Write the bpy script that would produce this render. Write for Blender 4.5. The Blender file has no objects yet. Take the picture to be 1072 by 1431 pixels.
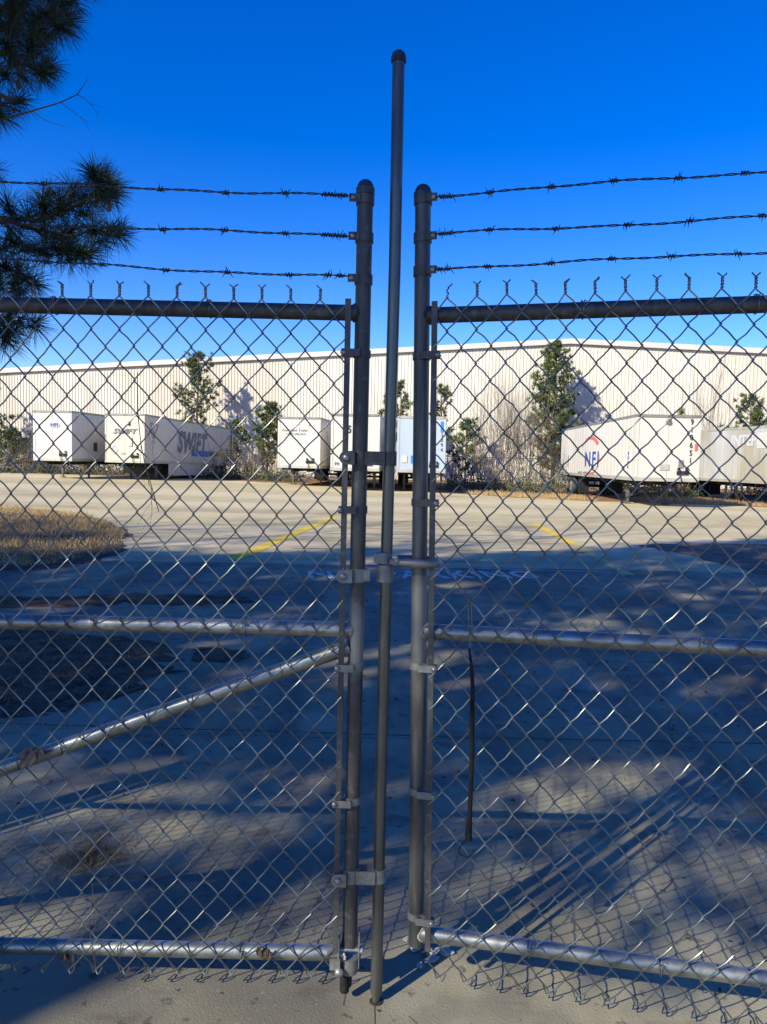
import bpy, math, random
import numpy as np
from mathutils import Vector, Matrix
PI = math.pi
rad = math.radians
S = bpy.context.scene
COL = S.collection
rnd = random.Random(7)

# ------------------------------------------------------------------ camera
FPX, PITCH, ROLL, CAMH = 1060.0, rad(3.9), rad(1.23), 1.5
F_ = Vector((0, math.cos(PITCH), -math.sin(PITCH)))
R0 = Vector((1, 0, 0)); U0 = Vector((0, math.sin(PITCH), math.cos(PITCH)))
R_ = math.cos(ROLL)*R0 + math.sin(ROLL)*U0
U_ = -math.sin(ROLL)*R0 + math.cos(ROLL)*U0
CPOS = Vector((0, 0, CAMH))
cd = bpy.data.cameras.new("camera"); cam = bpy.data.objects.new("camera", cd); COL.objects.link(cam)
cd.sensor_fit = 'VERTICAL'; cd.sensor_height = 36.0; cd.sensor_width = 27.0
cd.lens = FPX/1431*36.0
cd.clip_start = 0.05; cd.clip_end = 3000
m = Matrix.Identity(4)
for i in range(3):
    m[i][0] = R_[i]; m[i][1] = U_[i]; m[i][2] = -F_[i]; m[i][3] = CPOS[i]
cam.matrix_world = m
S.camera = cam

def ray(x, y): return F_ + R_*((x-536)/FPX) + U_*((715.5-y)/FPX)
def atY(x, y, Y):
    d = ray(x, y); return CPOS + d*(Y/d.y)
def onground(x, y, z=0.0):
    d = ray(x, y); return CPOS + d*((z-CAMH)/d.z)

# ------------------------------------------------------------------ light
SUN_EL, SUN_AZ = rad(33), rad(225)
S.view_settings.view_transform = 'Standard'; S.view_settings.look = 'None'
S.view_settings.exposure = 0.58; S.view_settings.gamma = 1
sd = Vector((0.7071*math.cos(SUN_EL), 0.7071*math.cos(SUN_EL), -math.sin(SUN_EL)))   # travel direction
ld = bpy.data.lights.new("sun", 'SUN'); ld.energy = 4.9; ld.angle = rad(0.5); ld.color = (1.0, 0.925, 0.72)
lo = bpy.data.objects.new("sun", ld); COL.objects.link(lo); lo.location = (-20, -20, 30)
lo.rotation_euler = sd.to_track_quat('-Z', 'Y').to_euler()
W = bpy.data.worlds.new("World"); S.world = W; W.use_nodes = True
nt = W.node_tree; nt.nodes.clear()
sky = nt.nodes.new('ShaderNodeTexSky'); sky.sky_type = 'NISHITA'; sky.sun_disc = False
sky.sun_elevation = SUN_EL; sky.sun_rotation = SUN_AZ; sky.air_density = 1.0; sky.dust_density = 0.1; sky.ozone_density = 5.0
hs = nt.nodes.new('ShaderNodeHueSaturation'); hs.inputs['Saturation'].default_value = 1.37; hs.inputs['Hue'].default_value = 0.5222; hs.inputs['Value'].default_value = 1.14
bg = nt.nodes.new('ShaderNodeBackground'); bg.inputs[1].default_value = 0.125
wo = nt.nodes.new('ShaderNodeOutputWorld')
nt.links.new(sky.outputs[0], hs.inputs['Color']); nt.links.new(hs.outputs[0], bg.inputs[0]); nt.links.new(bg.outputs[0], wo.inputs[0])

# ------------------------------------------------------------------ materials
def mat(name, base, base2=None, rough=0.7, metal=0.0, scale=6.0, detail=6, bump=0.0, bscale=None, lo_=0.35, hi_=0.65, spec=0.5, stretch=(1, 1, 1), extra=None, rough2=None):
    M = bpy.data.materials.new(name); M.use_nodes = True
    t = M.node_tree; b = t.nodes['Principled BSDF']
    b.inputs['Roughness'].default_value = rough; b.inputs['Metallic'].default_value = metal
    b.inputs['Specular IOR Level'].default_value = spec
    b.inputs['Base Color'].default_value = (*base, 1)
    tc = t.nodes.new('ShaderNodeTexCoord'); mp = t.nodes.new('ShaderNodeMapping')
    mp.inputs['Scale'].default_value = stretch
    t.links.new(tc.outputs['Object'], mp.inputs[0])
    if base2 is not None:
        n = t.nodes.new('ShaderNodeTexNoise'); n.inputs['Scale'].default_value = scale; n.inputs['Detail'].default_value = detail; n.inputs['Roughness'].default_value = 0.6
        r = t.nodes.new('ShaderNodeValToRGB'); r.color_ramp.elements[0].position = lo_; r.color_ramp.elements[1].position = hi_
        r.color_ramp.elements[0].color = (*base, 1); r.color_ramp.elements[1].color = (*base2, 1)
        t.links.new(mp.outputs[0], n.inputs['Vector']); t.links.new(n.outputs['Fac'], r.inputs[0])
        out = r.outputs[0]
        if extra:   # list of (colour, scale, lo, hi, strength, stretch)
            for (c, sc, l, h, st, sx) in extra:
                n2 = t.nodes.new('ShaderNodeTexNoise'); n2.inputs['Scale'].default_value = sc; n2.inputs['Detail'].default_value = 5
                m2 = t.nodes.new('ShaderNodeMapping'); m2.inputs['Scale'].default_value = sx; m2.inputs['Location'].default_value = (sc*3.1, sc, 1.7)
                t.links.new(tc.outputs['Object'], m2.inputs[0]); t.links.new(m2.outputs[0], n2.inputs['Vector'])
                mr = t.nodes.new('ShaderNodeMapRange'); mr.inputs['From Min'].default_value = l; mr.inputs['From Max'].default_value = h; mr.inputs['To Max'].default_value = st
                t.links.new(n2.outputs['Fac'], mr.inputs['Value'])
                mx = t.nodes.new('ShaderNodeMixRGB'); mx.inputs[2].default_value = (*c, 1)
                t.links.new(mr.outputs[0], mx.inputs[0]); t.links.new(out, mx.inputs[1]); out = mx.outputs[0]
        t.links.new(out, b.inputs['Base Color'])
        if rough2 is not None:
            mr = t.nodes.new('ShaderNodeMapRange'); mr.inputs['To Min'].default_value = rough; mr.inputs['To Max'].default_value = rough2
            t.links.new(n.outputs['Fac'], mr.inputs['Value']); t.links.new(mr.outputs[0], b.inputs['Roughness'])
    if bump > 0:
        n3 = t.nodes.new('ShaderNodeTexNoise'); n3.inputs['Scale'].default_value = bscale or scale*6; n3.inputs['Detail'].default_value = 4
        bp = t.nodes.new('ShaderNodeBump'); bp.inputs['Strength'].default_value = bump; bp.inputs['Distance'].default_value = 0.01
        t.links.new(mp.outputs[0], n3.inputs['Vector']); t.links.new(n3.outputs['Fac'], bp.inputs['Height']); t.links.new(bp.outputs[0], b.inputs['Normal'])
    return M

X1 = (1, 1, 1)
M = {}
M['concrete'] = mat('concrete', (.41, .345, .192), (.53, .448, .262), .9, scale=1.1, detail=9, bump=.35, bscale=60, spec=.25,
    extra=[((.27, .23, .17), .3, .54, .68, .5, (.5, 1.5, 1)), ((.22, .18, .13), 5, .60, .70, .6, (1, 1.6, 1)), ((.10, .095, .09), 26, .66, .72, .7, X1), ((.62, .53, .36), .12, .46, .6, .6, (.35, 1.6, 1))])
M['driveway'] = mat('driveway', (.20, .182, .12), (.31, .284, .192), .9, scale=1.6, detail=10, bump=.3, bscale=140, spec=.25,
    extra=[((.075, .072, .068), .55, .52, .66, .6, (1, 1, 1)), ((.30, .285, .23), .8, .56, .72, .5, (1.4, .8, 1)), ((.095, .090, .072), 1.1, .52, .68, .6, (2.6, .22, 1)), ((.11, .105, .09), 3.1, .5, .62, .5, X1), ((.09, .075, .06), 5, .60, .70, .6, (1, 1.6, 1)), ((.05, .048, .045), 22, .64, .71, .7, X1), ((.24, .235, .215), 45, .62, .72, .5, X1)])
M['dirt'] = mat('dirt', (.045, .03, .02), (.15, .105, .07), .95, scale=6, detail=9, bump=.8, bscale=30, spec=.1, extra=[((.22, .17, .11), 30, .6, .68, .6, X1)])
M['ground'] = mat('pine_straw_ground', (.17, .10, .055), (.34, .21, .12), .95, scale=.9, detail=9, bump=.8, bscale=8, spec=.1, extra=[((.08, .055, .035), 2.2, .55, .66, .7, X1), ((.45, .36, .24), 6, .64, .7, .6, X1)])
M['shoulder'] = mat('gravel_shoulder', (.10, .08, .06), (.25, .20, .15), .95, scale=4, detail=9, bump=.9, bscale=22, spec=.1)
M['drygrass'] = mat('dry_grass', (.30, .205, .10), (.50, .36, .18), .8, scale=3, spec=.2)
M['weed'] = mat('weed', (.13, .095, .05), (.28, .21, .115), .8, scale=20, spec=.2)
M['yellow'] = mat('yellow_paint', (.66, .46, .03), (.74, .53, .05), .8, scale=9, spec=.3, extra=[((.34, .31, .26), 14, .56, .64, .5, X1)])
M['yellow_worn'] = mat('worn_yellow_paint', (.60, .46, .10), (.46, .40, .22), .85, scale=7, spec=.3)
M['white_paint'] = mat('white_line_paint', (.48, .48, .46), (.62, .62, .60), .8, scale=9, spec=.3, extra=[((.30, .28, .25), 11, .5, .6, .8, X1)])
M['crack'] = mat('crack_dark', (.05, .045, .04), (.09, .085, .075), .95, scale=20)
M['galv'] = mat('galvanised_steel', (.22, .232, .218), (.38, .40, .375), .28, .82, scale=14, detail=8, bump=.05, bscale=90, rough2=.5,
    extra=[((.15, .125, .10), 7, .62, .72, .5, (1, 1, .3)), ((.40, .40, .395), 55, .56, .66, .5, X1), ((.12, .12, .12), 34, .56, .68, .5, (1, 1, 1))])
M['galv_dark'] = mat('weathered_shade_steel', (.050, .050, .052), (.10, .099, .10), .42, .5, scale=10, detail=8, bump=.06, bscale=80, rough2=.65, stretch=(4, 4, .5),  # steel darkened to carry the shade on the upper gate, with rust flecks
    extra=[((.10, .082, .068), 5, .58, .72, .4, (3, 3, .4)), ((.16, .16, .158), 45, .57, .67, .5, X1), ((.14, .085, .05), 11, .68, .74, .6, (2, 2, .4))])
M['galv_mid'] = mat('shade_mid_steel', (.065, .065, .066), (.125, .125, .125), .38, .6, scale=10, detail=8, bump=.06, bscale=80, rough2=.6, stretch=(4, 4, .5), extra=[((.22, .22, .21), 8, .58, .7, .5, (3, 3, .5))])  # steel darkened part way, the right post's shade in its colour
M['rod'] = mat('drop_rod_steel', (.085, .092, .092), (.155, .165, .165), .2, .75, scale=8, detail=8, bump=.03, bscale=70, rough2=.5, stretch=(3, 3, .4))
M['fitting'] = mat('fitting_steel', (.17, .173, .17), (.28, .285, .275), .45, .65, scale=30, detail=6, bump=.15, bscale=120, rough2=.65)
M['wire'] = mat('fence_wire', (.15, .156, .145), (.26, .27, .25), .36, .85, scale=30, spec=.5)
M['barb'] = mat('barbed_wire', (.035, .032, .03), (.07, .062, .055), .55, .6, scale=30)
M['silver'] = mat('silver_paint', (.22, .22, .22), (.32, .32, .31), .55, .3, scale=25, bump=.4, bscale=60)
M['cap'] = mat('black_cap', (.03, .032, .036), (.06, .062, .07), .3, .3, scale=20)
M['black'] = mat('black_rubber', (.008, .008, .009), (.02, .02, .02), .8, scale=40, spec=.2)
M['hole'] = mat('hole_dark', (.01, .01, .01), (.02, .02, .02), .95, scale=40)
M['deadleaf'] = mat('dead_leaf', (.16, .10, .06), (.30, .21, .14), .8, scale=25)
M['darkleaf'] = mat('dark_leaf', (.035, .022, .016), (.07, .045, .03), .8, scale=25)
M['paper'] = mat('paper', (.28, .28, .27), (.36, .36, .35), .8, scale=25)
M['bark'] = mat('bark', (.07, .05, .037), (.15, .11, .08), .95, scale=5, bump=.8, bscale=20, stretch=(1, 1, .3), spec=.1)
M['twig'] = mat('twig_bark', (.15, .115, .09), (.28, .23, .185), .9, scale=5, spec=.1)
M['twigdark'] = mat('twig_dark', (.06, .045, .035), (.10, .08, .06), .9, scale=5, spec=.1)
M['needle'] = mat('pine_needles', (.06, .095, .03), (.17, .20, .07), .6, scale=1.3, detail=3, spec=.3)
M['needle_near'] = mat('long_pine_needles', (.012, .024, .008), (.035, .055, .018), .5, scale=9, spec=.35)
M['leafdark'] = mat('brush_leaves', (.035, .05, .022), (.11, .12, .06), .75, scale=.8, spec=.2)
M['wall'] = mat('ribbed_steel_wall', (.60, .572, .505), (.64, .612, .54), .6, scale=.25, detail=6, stretch=(1, 1, .3), spec=.3,
    extra=[((.50, .44, .37), .5, .50, .72, .6, (1, 1, .12)), ((.54, .47, .38), .07, .48, .6, .5, (1, 1, .4))])
M['trim'] = mat('roof_trim', (.55, .52, .48), (.62, .58, .54), .5, scale=1, spec=.4)
M['roof'] = mat('roof_metal', (.42, .42, .42), (.50, .50, .50), .5, .2, scale=1)
def tm(name, a, b, **k):
    return mat(name, a, b, .5, scale=.5, detail=8, stretch=(1, 1, .35), spec=.4, extra=[((.46, .40, .31), 1.2, .58, .74, .5, (2.5, 2.5, .14)), ((.30, .25, .18), 7, .68, .74, .4, (2, 2, .5))], **k)
M['tr_white'] = tm('trailer_white', (.56, .54, .49), (.64, .615, .56))
M['tr_cream'] = tm('trailer_cream', (.56, .525, .44), (.63, .59, .51))
M['tr_grey'] = tm('trailer_grey', (.50, .50, .485), (.62, .62, .60))
M['tr_dirty'] = mat('trailer_dirty', (.46, .46, .44), (.56, .56, .54), .55, scale=.6, detail=8, stretch=(1, 1, .35), extra=[((.36, .32, .22), .35, .45, .6, .75, (1, 1, .5)), ((.30, .27, .2), 2.0, .55, .7, .6, (1, 3, .08))])
M['tr_blue'] = tm('trailer_pale_blue', (.38, .455, .56), (.46, .53, .62))
M['tr_rail'] = mat('trailer_rail', (.38, .36, .31), (.50, .47, .41), .5, .2, scale=2)
M['tr_top'] = mat('trailer_top_rail', (.20, .195, .19), (.29, .28, .27), .5, .3, scale=2)
M['under'] = mat('underframe_black', (.012, .012, .012), (.03, .028, .025), .8, scale=4, spec=.2)
M['tyre'] = mat('tyre', (.03, .028, .026), (.11, .10, .088), .85, scale=6, spec=.2)
M['rim'] = mat('rim', (.45, .44, .42), (.58, .57, .55), .5, .3, scale=6)
M['ink_grey'] = mat('ink_slate', (.10, .13, .17), (.15, .18, .22), .6, scale=4)
M['ink_black'] = mat('ink_black', (.03, .03, .03), (.05, .05, .05), .6, scale=4)
M['ink_blue'] = mat('ink_blue', (.015, .06, .36), (.02, .08, .42), .6, scale=4)
M['ink_pale'] = mat('ink_pale', (.40, .39, .42), (.48, .47, .50), .7, scale=4)
M['stripe_blue'] = mat('stripe_blue', (.02, .13, .50), (.03, .16, .55), .6, scale=4)
M['marker'] = mat('marker_lens', (.20, .06, .03), (.26, .09, .04), .4, scale=4)
M['leg_grey'] = mat('leg_grey', (.07, .066, .06), (.15, .14, .125), .7, .2, scale=5)
M['ink_sky'] = mat('blue_panel', (.02, .20, .62), (.03, .24, .68), .6, scale=4)
M['ink_yellow'] = mat('ink_yellow', (.52, .38, .03), (.60, .45, .06), .6, scale=4)
M['ink_red'] = mat('ink_red', (.55, .10, .07), (.65, .17, .12), .6, scale=4)
M['ink_faint'] = mat('ink_faint_white', (.55, .555, .56), (.60, .605, .61), .6, scale=4)
M['bolt'] = mat('bolt_steel', (.22, .22, .22), (.35, .35, .34), .4, .7, scale=60)

# post with silver paint round the weld
def painted(name, src, zc, hw):
    P = M[src].copy(); P.name = name; t = P.node_tree; b = t.nodes['Principled BSDF']
    lk = b.inputs['Base Color'].links[0].from_socket
    tc = t.nodes.new('ShaderNodeTexCoord'); sx = t.nodes.new('ShaderNodeSeparateXYZ'); t.links.new(tc.outputs['Object'], sx.inputs[0])
    n = t.nodes.new('ShaderNodeTexNoise'); n.inputs['Scale'].default_value = 22; t.links.new(tc.outputs['Object'], n.inputs['Vector'])
    a = t.nodes.new('ShaderNodeMath'); a.operation = 'SUBTRACT'; a.inputs[1].default_value = zc; t.links.new(sx.outputs['Z'], a.inputs[0])
    ab = t.nodes.new('ShaderNodeMath'); ab.operation = 'ABSOLUTE'; t.links.new(a.outputs[0], ab.inputs[0])
    ad = t.nodes.new('ShaderNodeMath'); ad.operation = 'MULTIPLY_ADD'; ad.inputs[1].default_value = .12; t.links.new(n.outputs['Fac'], ad.inputs[0]); t.links.new(ab.outputs[0], ad.inputs[2])
    mr = t.nodes.new('ShaderNodeMapRange'); mr.inputs['From Min'].default_value = hw+.04; mr.inputs['From Max'].default_value = hw+.09; mr.inputs['To Min'].default_value = .85; mr.inputs['To Max'].default_value = 0
    t.links.new(ad.outputs[0], mr.inputs['Value'])
    mx = t.nodes.new('ShaderNodeMixRGB'); mx.inputs[2].default_value = (.26, .26, .255, 1)
    t.links.new(mr.outputs[0], mx.inputs[0]); t.links.new(lk, mx.inputs[1]); t.links.new(mx.outputs[0], b.inputs['Base Color'])
    return P

# ------------------------------------------------------------------ mesh builder
class MB:
    def __init__(s): s.v = []; s.f = []
    def face(s, pts):
        n = len(s.v); s.v += [tuple(p) for p in pts]; s.f.append(tuple(range(n, n+len(pts))))
    def box(s, x0, x1, y0, y1, z0, z1, T=None):
        p = [(x0, y0, z0), (x1, y0, z0), (x1, y1, z0), (x0, y1, z0), (x0, y0, z1), (x1, y0, z1), (x1, y1, z1), (x0, y1, z1)]
        if T is not None: p = [tuple(T @ Vector(q)) for q in p]
        n = len(s.v); s.v += p
        for q in ((0, 3, 2, 1), (4, 5, 6, 7), (0, 1, 5, 4), (1, 2, 6, 5), (2, 3, 7, 6), (3, 0, 4, 7)): s.f.append(tuple(n+i for i in q))
    def tube(s, pts, r, segs=8, caps=True):
        P = [Vector(p) for p in pts]; n = len(P)
        rr = r if isinstance(r, (list, tuple)) else [r]*n
        T0 = (P[1]-P[0]).normalized()
        a = Vector((0, 0, 1)) if abs(T0.z) < .9 else Vector((1, 0, 0))
        N = T0.cross(a).normalized(); base = len(s.v)
        cs = [(math.cos(2*PI*k/segs), math.sin(2*PI*k/segs)) for k in range(segs)]
        for i in range(n):
            if i == 0: T = T0
            elif i == n-1: T = (P[i]-P[i-1]).normalized()
            else:
                T = (P[i+1]-P[i-1])
                T = T.normalized() if T.length > 1e-9 else T0
            N = N - T*N.dot(T)
            if N.length < 1e-6: N = T.orthogonal()
            N.normalize(); B = T.cross(N)
            for c, q in cs: s.v.append(tuple(P[i]+N*(c*rr[i])+B*(q*rr[i])))
        for i in range(n-1):
            for k in range(segs):
                k2 = (k+1) % segs
                s.f.append((base+i*segs+k, base+i*segs+k2, base+(i+1)*segs+k2, base+(i+1)*segs+k))
        if caps:
            s.f.append(tuple(base+k for k in range(segs-1, -1, -1))); s.f.append(tuple(base+(n-1)*segs+k for k in range(segs)))
    def lathe(s, c, prof, segs=20, axis='z'):
        # prof: list of (radius, height)
        base = len(s.v); c = Vector(c)
        for (r, h) in prof:
            for k in range(segs):
                a = 2*PI*k/segs
                if axis == 'z': q = Vector((r*math.cos(a), r*math.sin(a), h))
                elif axis == 'y': q = Vector((r*math.cos(a), h, -r*math.sin(a)))
                else: q = Vector((h, r*math.cos(a), r*math.sin(a)))
                s.v.append(tuple(c+q))
        n = len(prof)
        for i in range(n-1):
            for k in range(segs):
                k2 = (k+1) % segs
                s.f.append((base+i*segs+k, base+i*segs+k2, base+(i+1)*segs+k2, base+(i+1)*segs+k))
        s.f.append(tuple(base+k for k in range(segs-1, -1, -1))); s.f.append(tuple(base+(n-1)*segs+k for k in range(segs)))
    def ring(s, c, ro, ri, z0, z1, segs=28):
        s.lathe(c, [(ri, z0), (ro, z0), (ro, z1), (ri, z1)], segs)
    def blade(s, p, d, L, w, side=None):
        d = Vector(d).normalized(); sd_ = side if side is not None else d.orthogonal().normalized()
        p = Vector(p)
        s.face((p-sd_*w/2, p+sd_*w/2, p+d*L))
    def build(s, name, mt, parent=None, smooth=False, loc=(0, 0, 0)):
        me = bpy.data.meshes.new(name); me.from_pydata(s.v, [], s.f)
        me.materials.append(M[mt] if isinstance(mt, str) else mt)
        if smooth:
            me.polygons.foreach_set('use_smooth', [True]*len(me.polygons))
            try: me.set_sharp_from_angle(angle=rad(40))
            except Exception: pass
        o = bpy.data.objects.new(name, me); COL.objects.link(o); o.location = loc
        if parent: o.parent = parent
        return o
def tag(o, label=None, cat=None, group=None, kind=None):
    if label: o['label'] = label
    if cat: o['category'] = cat
    if group: o['group'] = group
    if kind: o['kind'] = kind
    return o
def empty(name, loc, rz=0.0, ry=0.0, rx=0.0):
    o = bpy.data.objects.new(name, None); COL.objects.link(o); o.empty_display_size = .2
    o.rotation_mode = 'XYZ'
    o.matrix_world = Matrix.Translation(loc) @ Matrix.Rotation(rz, 4, 'Z') @ Matrix.Rotation(ry, 4, 'Y') @ Matrix.Rotation(rx, 4, 'X')
    return o
def text(s, size, name, mt, parent, Mx, shear=0.0, sx=1.0, ext=.004, bold=0.0, spacing=1.0, align='CENTER'):
    c = bpy.data.curves.new('t', 'FONT'); c.body = s; c.size = size; c.align_x = align; c.align_y = 'CENTER'
    c.extrude = ext; c.shear = shear; c.offset = bold; c.space_character = spacing
    o = bpy.data.objects.new('t', c); COL.objects.link(o)
    bpy.context.view_layer.update()
    me = bpy.data.meshes.new_from_object(o.evaluated_get(bpy.context.evaluated_depsgraph_get()))
    bpy.data.objects.remove(o); bpy.data.curves.remove(c)
    me.materials.clear(); me.materials.append(M[mt])
    for v in me.vertices: v.co = Mx @ Vector((v.co.x*sx, v.co.y, v.co.z))
    me.name = name
    q = bpy.data.objects.new(name, me); COL.objects.link(q)
    if parent: q.parent = parent
    return q

# ------------------------------------------------------------------ terrain and paving
def sstep(a, b, x):
    t = min(1, max(0, (x-a)/(b-a))); return t*t*(3-2*t)
def g(x, y): return -sstep(14, 34, y)*(0.03+0.0075*min(40, max(0, x+20)))

def sheet(name, xs, ys, dz, mt, keep=None):
    b = MB(); nx = len(xs)
    for y in ys:
        for x in xs: b.v.append((x, y, g(x, y)+dz))
    for j in range(len(ys)-1):
        for i in range(nx-1):
            b.f.append((j*nx+i, j*nx+i+1, (j+1)*nx+i+1, (j+1)*nx+i))
    return b.build(name, mt, smooth=True)
xs = [-1500, -600, -200, -90]+[-60+4*i for i in range(31)]+[90, 200, 600, 1500]
ys = [-900, -300, -100, -50]+[-30+3*i for i in range(50)]+[150, 250, 500, 1500]
tag(sheet('ground', xs, ys, 0, 'ground'), kind='structure')

def interp(pts, t):
    for (a, va), (b_, vb) in zip(pts, pts[1:]):
        if t <= b_: return va+(vb-va)*max(0, (t-a))/(b_-a)
    return pts[-1][1]
BACK = [(-60, 60), (-28, 57), (-9, 51), (2, 42), (5, 39.5), (9, 36.8), (20, 35.6), (60, 34)]
b = MB(); X = [-45+1.0*i for i in range(96)]; NY = 60
for j in range(NY+1):
    for x in X:
        yb = interp(BACK, x)+.35*math.sin(x*1.7)+.2*math.sin(x*4.1)
        y = -14+(yb+14)*j/NY
        b.v.append((x, y, g(x, y)+.004))
for j in range(NY):
    for i in range(len(X)-1):
        a = j*len(X)+i; b.f.append((a, a+1, a+len(X)+1, a+len(X)))
tag(b.build('pavement', 'concrete', smooth=True), kind='structure')

xd = [-12+.6*i for i in range(41)]
b = MB()
for j in range(13):
    for x in xd:
        yb = 10.72+.03*math.sin(x*2.3)+.02*x
        b.v.append((x, -6+(yb+6)*j/12, .0065))
for j in range(12):
    for i in range(40):
        a = j*41+i; b.f.append((a, a+1, a+42, a+41))
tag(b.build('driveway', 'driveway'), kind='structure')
def blob(name, pts, z, mt, jit=.08, sub=10, h=0.0):
    """closed outline, smoothed and ragged; fan from centroid, slightly domed"""
    n = len(pts); out = []
    for i in range(n):
        p0, p1, p2, p3 = [Vector((*pts[(i+k-1) % n], 0)) for k in range(4)]
        for k in range(sub):
            t = k/sub
            q = .5*((2*p1)+(-p0+p2)*t+(2*p0-5*p1+4*p2-p3)*t*t+(-p0+3*p1-3*p2+p3)*t**3)
            out.append(q+Vector((rnd.gauss(0, jit), rnd.gauss(0, jit), 0)))
    c = sum(out, Vector())/len(out); b = MB()
    rings = [1, .9, .7, .4]
    for k, rr in enumerate(rings):
        for q in out:
            p = c+(q-c)*rr
            b.v.append((p.x, p.y, g(p.x, p.y)+z+h*(1-rr**3)))
    N = len(out); b.v.append((c.x, c.y, g(c.x, c.y)+z+h))
    for k in range(3):
        for i in range(N):
            j = (i+1) % N; b.f.append((k*N+i, k*N+j, (k+1)*N+j, (k+1)*N+i))
    for i in range(N): b.f.append((3*N+i, 3*N+(i+1) % N, 4*N))
    return b.build(name, mt, smooth=True), out
isl_pts = [(-5.05, 14.9), (-4.5, 13.0), (-3.95, 11.4), (-4.4, 9.7), (-7, 8.9), (-14, 9.3), (-24, 11), (-26, 17), (-18, 21.5), (-10.5, 20.9), (-7.2, 18.3)]
o_, _ = blob('dirt_island', isl_pts, .008, 'dirt', .06, h=.10); tag(o_, kind='structure')
soil_pts = [(-1.77, 5.75), (-1.45, 5.1), (-1.6, 4.65), (-2.2, 4.15), (-3.5, 3.8), (-6, 3.6), (-9, 4.6), (-8, 6.8), (-5, 6.9), (-3.2, 6.4)]
o_, _ = blob('soil_patch', soil_pts, .008, 'dirt', .09, h=.03); tag(o_, kind='structure')
sh_pts = [(5.45, 10.3), (5.25, 12), (5.0, 13.5), (4.9, 14.3), (6.2, 14.8), (9, 15.0), (18, 15.3), (30, 15.8), (30, 8), (14, 7), (7, 8.2)]  # gravel's far edge cut along the tree shade, dark shape carries that shade
o_, _ = blob('gravel_shoulder', sh_pts, .008, 'shoulder', .06, h=.05); tag(o_, kind='structure')
for i, (pts, j) in enumerate([([(-2.9, 8.0), (-1.7, 8.15), (-1.35, 7.8), (-1.9, 7.55), (-3.0, 7.6)], .05), ([(-1.42, 5.85), (-1.05, 5.75), (-1.02, 5.5), (-1.35, 5.45)], .025),
                              ([(-3.9, 7.7), (-3.0, 7.9), (-2.7, 7.5), (-3.6, 7.2)], .06)]):
    o_, _ = blob('dirt_patch', pts, .008, 'dirt', j, h=.012); tag(o_, kind='structure')

# joints, cracks, painted lines
def strip(name, pts, w, z, mt, jit=0.0):
    b = MB(); L = []; Rr = []
    P = [Vector((p[0], p[1], 0)) for p in pts]
    Q = []
    for a, c in zip(P, P[1:]):
        n = max(1, int((c-a).length/.5)) if jit == 0 else max(1, int((c-a).length/.06))
        for k in range(n): Q.append(a.lerp(c, k/n))
    Q.append(P[-1])
    for i, q in enumerate(Q):
        d = (Q[min(i+1, len(Q)-1)]-Q[max(i-1, 0)]).normalized(); nrm = Vector((-d.y, d.x, 0))
        q = q+nrm*rnd.gauss(0, jit); ww = w*(1+(rnd.uniform(-.5, .4) if jit else 0))
        for sgn in (-1, 1):
            p = q+nrm*sgn*ww/2; b.v.append((p.x, p.y, g(p.x, p.y)+z))
    for i in range(len(Q)-1): b.f.append((2*i, 2*i+2, 2*i+3, 2*i+1))
    return tag(b.build(name, mt), kind='structure')
strip('pavement_joint', [(-9, 4.25), (.66, 4.03), (7, 4.05)], .012, .008, 'crack', .002)
strip('pavement_joint', [(-9, 8.9), (9, 8.95)], .012, .008, 'crack', .003)
strip('pavement_joint', [(-12, 14.4), (12, 14.6)], .02, .008, 'crack', .004)
strip('pavement_joint', [(-3, 1.0), (3, .98)], .012, .008, 'crack', .002)
strip('pavement_crack', [(.004, 1.985), (.006, 1.9), (-.006, 1.78), (.01, 1.6), (.0, 1.4)], .0022, .008, 'crack', .0015)
strip('pavement_crack', [(-.085, 2.12), (-.078, 2.05), (-.083, 1.98)], .0035, .008, 'crack', .003)
strip('pavement_crack', [(.10, 1.95), (.17, 1.86), (.16, 1.78), (.22, 1.66)], .003, .008, 'crack', .003)
strip('pavement_crack', [(-1.4, 3.9), (-.9, 4.0), (-.3, 3.98), (.5, 4.02)], .006, .0081, 'crack', .006)
yl = onground(325, 783); yl2 = onground(432, 737); yl3 = onground(470, 720)
strip('yellow_line', [(yl.x, yl.y), (yl2.x, yl2.y), (yl3.x, yl3.y)], .24, .009, 'yellow')
strip('yellow_line', [(3.57, 14.3), (3.86, 19.3)], .2, .009, 'yellow')
strip('worn_line', [(3.37, 10.25), (3.57, 14.29)], .16, .012, 'yellow_worn')
for k in range(6):
    y = 11.2+1.35*k
    strip('hatch_line', [(yl.x+.5+(y-11)*.1, y), (3.35+(y-11)*.045, y+.35)], .07, .0125, 'yellow_worn')
strip('white_line', [(-.9, 10.75), (3.4, 10.45)], .05, .016, 'white_paint')
strip('white_line', [(.3, 11.35), (3.0, 11.35)], .035, .016, 'white_paint')
p0 = onground(436, 804); p1 = onground(741, 804)
ang = math.atan2(p1.y-p0.y, p1.x-p0.x)
Mx = Matrix.Translation(((p0.x+p1.x)/2, (p0.y+p1.y)/2, .008)) @ Matrix.Rotation(ang, 4, 'Z')
o_ = text('NO PARKING', 1.0, 'ground_lettering', 'white_paint', None, Mx @ Matrix.Scale(.85, 4, (0, 1, 0)), sx=.47, ext=.003, bold=.012, spacing=1.1)
tag(o_, kind='structure')

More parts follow.
